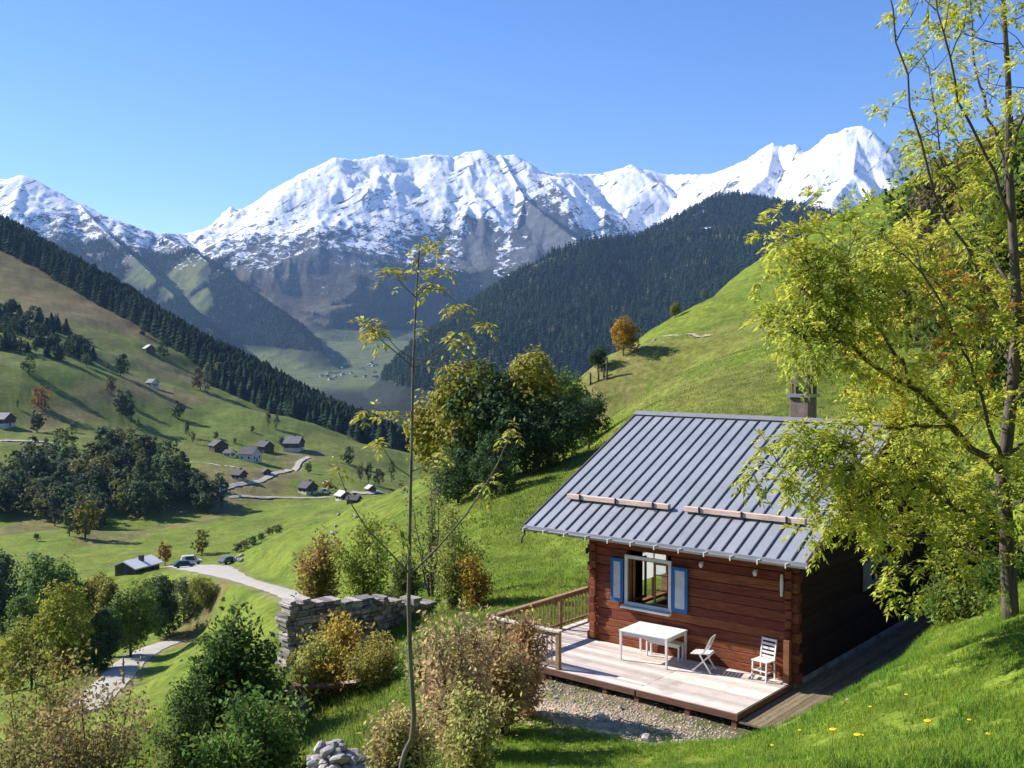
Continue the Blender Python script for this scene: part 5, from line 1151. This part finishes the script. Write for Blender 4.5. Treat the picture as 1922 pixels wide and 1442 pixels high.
for i in range(30, 39): grow(interp_poly(TR, 40)[i], norm(rng.normal(size=3) + np.array([0,0,.8])), 1.3, .014, 1, .5, .095)
br.build('trunk', M['barkdark'], ash, smooth=True); lv.build('foliage', ash, (.55,.56,.085,1)); lo.build('orange_foliage', ash, (.55,.27,.05,1)); print('ash leaflets', len(lv.P))
# --- young bare sapling in the middle
sap = empty('young_ash_sapling', (W(756,1500,8)[0], 8, g1(W(756,1500,8)[0], 8)), 0, 'slender young sapling with few yellow green leaves, in front in the middle', 'tree')
inv = -np.array(sap.location); br = MB(); lv = Leaves()
z0 = sap.location.z
TR = [np.array([0,0,-.1]), A3(752,1450,8), A3(756,1420,8), A3(774,1385,8), A3(777,1340,8), A3(770,1240,8), A3(767,1130,8), A3(768,1070,8), A3(770,940,8), A3(773,820,8), A3(775,700,8), A3(779,600,8), A3(783,520,8), A3(788,455,8)]
br.tube(interp_poly(TR, 46), list(np.linspace(.024, .005, 46)), 8)
for pts, r0, tuf in [([(768,1078,8),(735,1040,8),(690,995,7.9),(655,940,7.8),(630,870,7.8)], .008, [1.0]), ([(770,1078,8),(820,1030,8.1),(880,960,8.2),(930,880,8.3),(962,805,8.3)], .010, [1.0,.7]),
   ([(768,1065,8),(758,1030,7.9),(750,990,7.9)], .007, [1.0]), ([(772,885,8),(800,875,8),(830,850,8.1)], .005, [1.0]), ([(771,895,8),(740,875,8),(712,830,7.9)], .005, [1.0]),
   ([(776,690,8),(735,655,8),(705,630,7.9),(692,600,7.9)], .006, [1.0,.8]), ([(777,675,8),(745,655,8),(712,615,7.9)], .005, [1.0]), ([(777,690,8),(815,665,8.1),(850,635,8.1),(870,608,8.2),(905,606,8.2)], .006, [1.0,.75]),
   ([(777,690,8),(815,665,8.2),(860,640,8.3)], .004, [1.0]), ([(782,560,8),(755,535,8),(735,505,7.9)], .005, [1.0]), ([(782,556,8),(810,530,8.1),(828,505,8.1)], .005, [.6,1.0]), ([(786,500,8),(800,475,8),(812,455,8)], .004, [1.0]),
   ([(775,770,8),(745,790,8),(720,760,7.9),(690,770,7.9)], .004, [1.0,.6]), ([(784,540,8),(830,545,8.1),(860,570,8.1)], .004, [1.0])]:
    P = interp_poly([A3(*q) for q in pts], 10); br.tube(P, list(np.linspace(r0, r0 * .4, 10)), 5)
    for q_i in (4, 6, 8):
        if rng.random() < .7: lv.compound(P[q_i], norm(rng.normal(size=3)), .10, .05, 2, .4)
    for t in tuf:
        q = P[min(9, int(t * 9))]
        for k in range(8): lv.compound(q, norm(rng.normal(size=3) * np.array([1,1,.4]) + np.array([0,0,-.05])), .12 * rng.uniform(.7,1.2), .058, 3, .5)
for q in (A3(788,455,8), A3(786,480,8), A3(784,515,8), A3(780,600,8), A3(779,620,8)):
    for k in range(3): lv.compound(q, norm(rng.normal(size=3) + np.array([0,0,.3])), .09, .04, 3, .4)
br.build('trunk', M['barklight'], sap, smooth=True); lv.build('foliage', sap, (.44,.40,.09,1))
# --- bushes
def bush(name, px, top, wpx, d_, c, label, stems=9, dens=1.0, leaf=.07, base=None, pointed=.5, group=None, seed=0, tw=14, conical=False, depth_r=None):
    global br
    p = W(px, 800, d_); x0, y0 = p[0], d_; zg = g1(x0, y0) if base is None else W(px, base, d_)[2]
    if base is not None: zg = min(zg, W(px, base, d_)[2]) 
    zt = W(px, top, d_)[2]; H = zt - zg; rad = wpx / 2 / FPX * d_; e = empty(name, (x0, y0, zg), 0, label, 'bush' if H < 4.5 else 'tree', group); br = MB(); lf = Leaves()
    for i in range(stems):
        a = i * 2.4 + rng.uniform(-.4, .4); q = rng.uniform(.15, 1) if i else 0; hh = H * (rng.uniform(.55, 1.05) * (1 - (.5 if conical else .2) * q * q) if i else 1.0); ex, ey = math.cos(a) * rad * q, math.sin(a) * (depth_r or rad) * q
        P = [np.array([ex * .08, ey * .08, -.2])]
        n = 9
        for k in range(1, n + 1): t = k / n; P.append(np.array([ex * (t ** .8), ey * (t ** .8), hh * t]) + rng.normal(size=3) * .03 * H * .3)
        br.tube(P, list(np.linspace(.018 + .006 * H, .006, n + 1)), 5)
        for k in range(1, n + 1):
            for tt in range(int(tw / 5) + 1):
                if k < 3 and rng.random() < .5: continue
                d = norm(rng.normal(size=3) + np.array([ex, ey, 0]) / (rad + .01) * .4 + np.array([0,0,.5])); L_ = rad * rng.uniform(.28, .62) * (1.15 - .4 * k / n); m_ = 5; Q = [P[k] + d * L_ * j / m_ + rng.normal(size=3) * .02 for j in range(m_ + 1)]
                br.tube(Q, [.007,.006,.005,.004,.003,.002], 3)
                for j in range(1, m_ + 1):
                    for c_ in range(rng.poisson(5.2 * dens)): lf.simple(Q[j] + rng.normal(size=3) * leaf * 1.5, rng.normal(size=3) + d * .5, leaf * rng.uniform(.9, 1.8), leaf * rng.uniform(.5, .9))
    br.build('stems', M['bark'], e); lf.build('foliage', e, tuple(c) + (1,)); return e
bush('hawthorn_bush', 60, 1230, 200, 27, (.30,.26,.07), 'olive brown bush at the left edge, behind the bottom left one', 9, .9, .10)
bush('hawthorn_bush', 150, 1300, 300, 22, (.34,.26,.11), 'large brownish bush filling the bottom left corner', 17, .95, .085)
bush('hawthorn_bush', 20, 1330, 170, 20, (.30,.27,.09), 'brown green bush cut off by the left edge at the bottom', 9, 1.0, .08)
bush('elder_bush', 435, 1165, 185, 26, (.085,.14,.03), 'tall dark green bush with a pointed top left of the stone walls', 15, 1.05, .12, conical=True, tw=16)
bush('elder_bush', 465, 1315, 180, 21.5, (.16,.24,.05), 'bright green bush at the bottom, below the tall dark green bush', 14, 1.0, .10)
bush('elder_bush', 350, 1290, 130, 24, (.12,.17,.045), 'small green bush left of the tall dark green bush', 7, 1.4, .07)
bush('rowan_bush', 630, 1185, 180, 28.5, (.48,.34,.06), 'orange yellow bush before the long dry stone wall', 12, .9, .10, tw=12)
bush('rowan_bush', 705, 1200, 110, 27, (.38,.33,.08), 'yellowish bush right of the orange one, behind the sapling trunk', 8, 1.1, .06)
bush('rowan_bush', 590, 1212, 120, 27.6, (.36,.36,.09), 'small yellow green bush at the left foot of the orange bush', 8, .8, .09)
bush('hazel_bush', 800, 1190, 110, 25, (.40,.40,.13), 'sandy green bush at the right end of the long stone wall', 7, .5, .09)
bush('hazel_bush', 865, 1175, 180, 20, (.56,.40,.22), 'loose pinkish tan bush right of the sapling, with many thin stems', 13, .58, .085, tw=12)
bush('hazel_bush', 745, 1345, 100, 18.5, (.50,.40,.17), 'tan bush low around the sapling trunk', 9, .7, .08)
bush('hazel_bush', 935, 1180, 130, 21.5, (.50,.35,.17), 'brownish bush reaching to the front corner of the deck railing', 11, .8, .085)
bush('hazel_bush', 985, 1165, 90, 22.6, (.50,.31,.16), 'reddish brown bush right before the deck railing', 8, .8, .08)
bush('hazel_bush', 880, 1300, 150, 17.5, (.44,.40,.13), 'green and tan bush at the bottom right of the sapling', 9, .6, .075)
bush('maple_shrub', 600, 1015, 90, 46, (.36,.24,.08), 'rust orange shrub on the green slope, left above the stone wall', 9, 1.1, .13, tw=10)
bush('maple_shrub', 685, 985, 120, 44, (.30,.34,.06), 'green yellow shrub on the slope behind the long stone wall', 10, .9, .12, tw=10)
bush('maple_shrub', 850, 960, 130, 34, (.34,.36,.08), 'tall loose yellow green shrub right of the sapling, behind the stone wall', 9, .75, .09, tw=10)
bush('maple_shrub', 810, 880, 110, 38, (.18,.18,.06), 'thin tall greenish shrub behind the sapling trunk', 7, .4, .10, tw=8)
bush('maple_shrub', 890, 1050, 70, 33, (.42,.24,.04), 'orange tinted shrub left of the green slope by the deck', 6, .8, .08, tw=8)
bush('maple_shrub', 760, 1060, 90, 37, (.12,.15,.04), 'dark green shrub just over the top of the long stone wall', 7, 1.0, .09, tw=9)
bush('currant_bush', 1800, 1120, 130, 21.5, (.20,.26,.05), 'yellow green shrub below the ash tree beyond the grassy bank', 9, 1.1, .08)
bush('currant_bush', 1880, 1080, 120, 23, (.09,.16,.03), 'green shrub right behind the ash trunk', 9, 1.2, .08)
bush('currant_bush', 1850, 920, 160, 30, (.07,.13,.025), 'dark green shrub uphill behind the ash trunk', 10, 1.3, .1)

# ------------------------------------------------------------------ grass blades
def blades(name, xs, ys, hts, wd, colr, label, kk=.5):
    n = len(xs); z = ground(xs, ys); a = rng.uniform(0, 6.28, n); lean = rng.uniform(.1, .7, n) * hts; la = rng.uniform(0, 6.28, n); dx, dy = np.cos(a) * wd / 2, np.sin(a) * wd / 2
    B = np.stack([xs, ys, z - .02], 1); mx_ = B + np.stack([np.cos(la) * lean * .3, np.sin(la) * lean * .3, hts * .6], 1); tp = B + np.stack([np.cos(la) * lean, np.sin(la) * lean, hts], 1); o = np.stack([dx, dy, dx * 0], 1)
    V = np.stack([B - o, B + o, mx_ + o * .7, tp, mx_ - o * .7], 1).reshape(-1, 3); i = np.arange(n)[:,None] * 5
    F = np.concatenate([i + np.array([0,1,2,4]), i + np.array([4,2,3,3])], 0)
    T = np.concatenate([i + np.array([0,1,2]), i + np.array([0,2,4]), i + np.array([4,2,3])], 0)
    o_ = link(name, npmesh(name, V, T, [M['leaf']])); o_.color = colr; return tag(o_, label, 'grass', kind='stuff')
n = 300000; d = rng.uniform(3.5, 27, n); px = rng.uniform(880, 2010, n); xs = (px - 961) / FPX * d; ys = d
lx = (xs - CO[0]) * CX[0] + (ys - CO[1]) * CX[1]; ly = (xs - CO[0]) * CY[0] + (ys - CO[1]) * CY[1]
gq = np.hypot((lx + 2.7) / 4.3, (ly + 3.9) / 1.35) + fbm(xs / .8, ys / .8, 4, 41) * 1.5
keep = ~((lx > -7.2) & (lx < 1.55) & (ly > -2.9)) & (rng.random(n) < sstep(.75, 1.2, gq) + .02 + .5 * (fbm(xs / .6, ys / .6, 3, 44) > .18)) & (fbm(xs / .5, ys / .5, 2, 14) > -.25 + .0 * xs)
xs, ys = xs[keep], ys[keep]; hh = rng.uniform(.03, .11, len(xs)) * (1 + .9 * fbm(xs / 1.5, ys / 1.5, 3, 12)) + .02
blades('grass', xs, ys, np.clip(hh, .03, .4), .010, (.22,.33,.04,1), 'bright green grass on the foreground bank')
n = 60000; d = rng.uniform(14, 34, n); px = rng.uniform(-40, 900, n); xs = (px - 961) / FPX * d; ys = d
blades('grass', xs, ys, rng.uniform(.08, .3, n), .016, (.20,.26,.045,1), 'long grass between the bushes on the left')
n = 90000; d = 26 + 70 * rng.uniform(0, 1, n) ** 1.3; px = rng.uniform(560, 1180, n); xs = (px - 961) / FPX * d; ys = d
lx = (xs - CO[0]) * CX[0] + (ys - CO[1]) * CX[1]; ly = (xs - CO[0]) * CY[0] + (ys - CO[1]) * CY[1]; k = ~((lx > -7.2) & (lx < 1.6) & (ly > -3) & (ly < 10.5))
blades('grass', xs[k], ys[k], rng.uniform(.06, .16, k.sum()), .025, (.185,.26,.032,1), 'green meadow grass on the slope beyond the deck')
n = 110000; d = 48 * np.exp(rng.uniform(0, 1, n) * 1.65); px = rng.uniform(900, 1990, n); xs = (px - 961) / FPX * d; ys = d
k = ground(xs, ys) > -6
blades('grass', xs[k], ys[k], rng.uniform(.07, .2, k.sum()), .045, (.17,.22,.035,1), 'coarse grass tufts over the steep right hill')
# yellow flowers
for i, (px, py) in enumerate([(1632,1352),(1618,1408),(1612,1432),(1745,1405),(1820,1380),(1500,1395),(1560,1420),(1700,1330),(1450,1425),(1860,1430)]):
    p = hit(px, py, 8); b = MB(); b.tube([(0,0,-.02),(0.01,0,.12),(0.015,0,.2)], .003, 4); b.tube([(.015,0,.2),(.015,0,.215),(.015,0,.22)], [.012,.032,.024], 9, 1)
    o = b.build('dandelion', [M['leaf'], M.setdefault('petal', simple('yellow_petal', (.8,.6,.03), (.7,.5,.02), 9, .6))]); o.location = p; o.color = (.1,.2,.03,1); o.rotation_euler = (0,0,i); tag(o, 'yellow dandelion flower standing in the foreground grass', 'flower', 'yellow flowers in the foreground grass')

# ------------------------------------------------------------------ air
hz = MB(); hz.box(-7500, 7500, -600, 10200, -400, 1700); m = NT('haze'); m.n.remove(m.b)
pv = m.new('ShaderNodeVolumePrincipled'); pv.inputs['Color'].default_value = (.36,.60,1,1); pv.inputs['Density'].default_value = 4.3e-5; pv.inputs['Anisotropy'].default_value = .1
m.L(pv.outputs[0], m.out.inputs['Volume']); o = hz.build('haze', m.m); tag(o, kind='stuff')
print('objects', len(scene.objects))
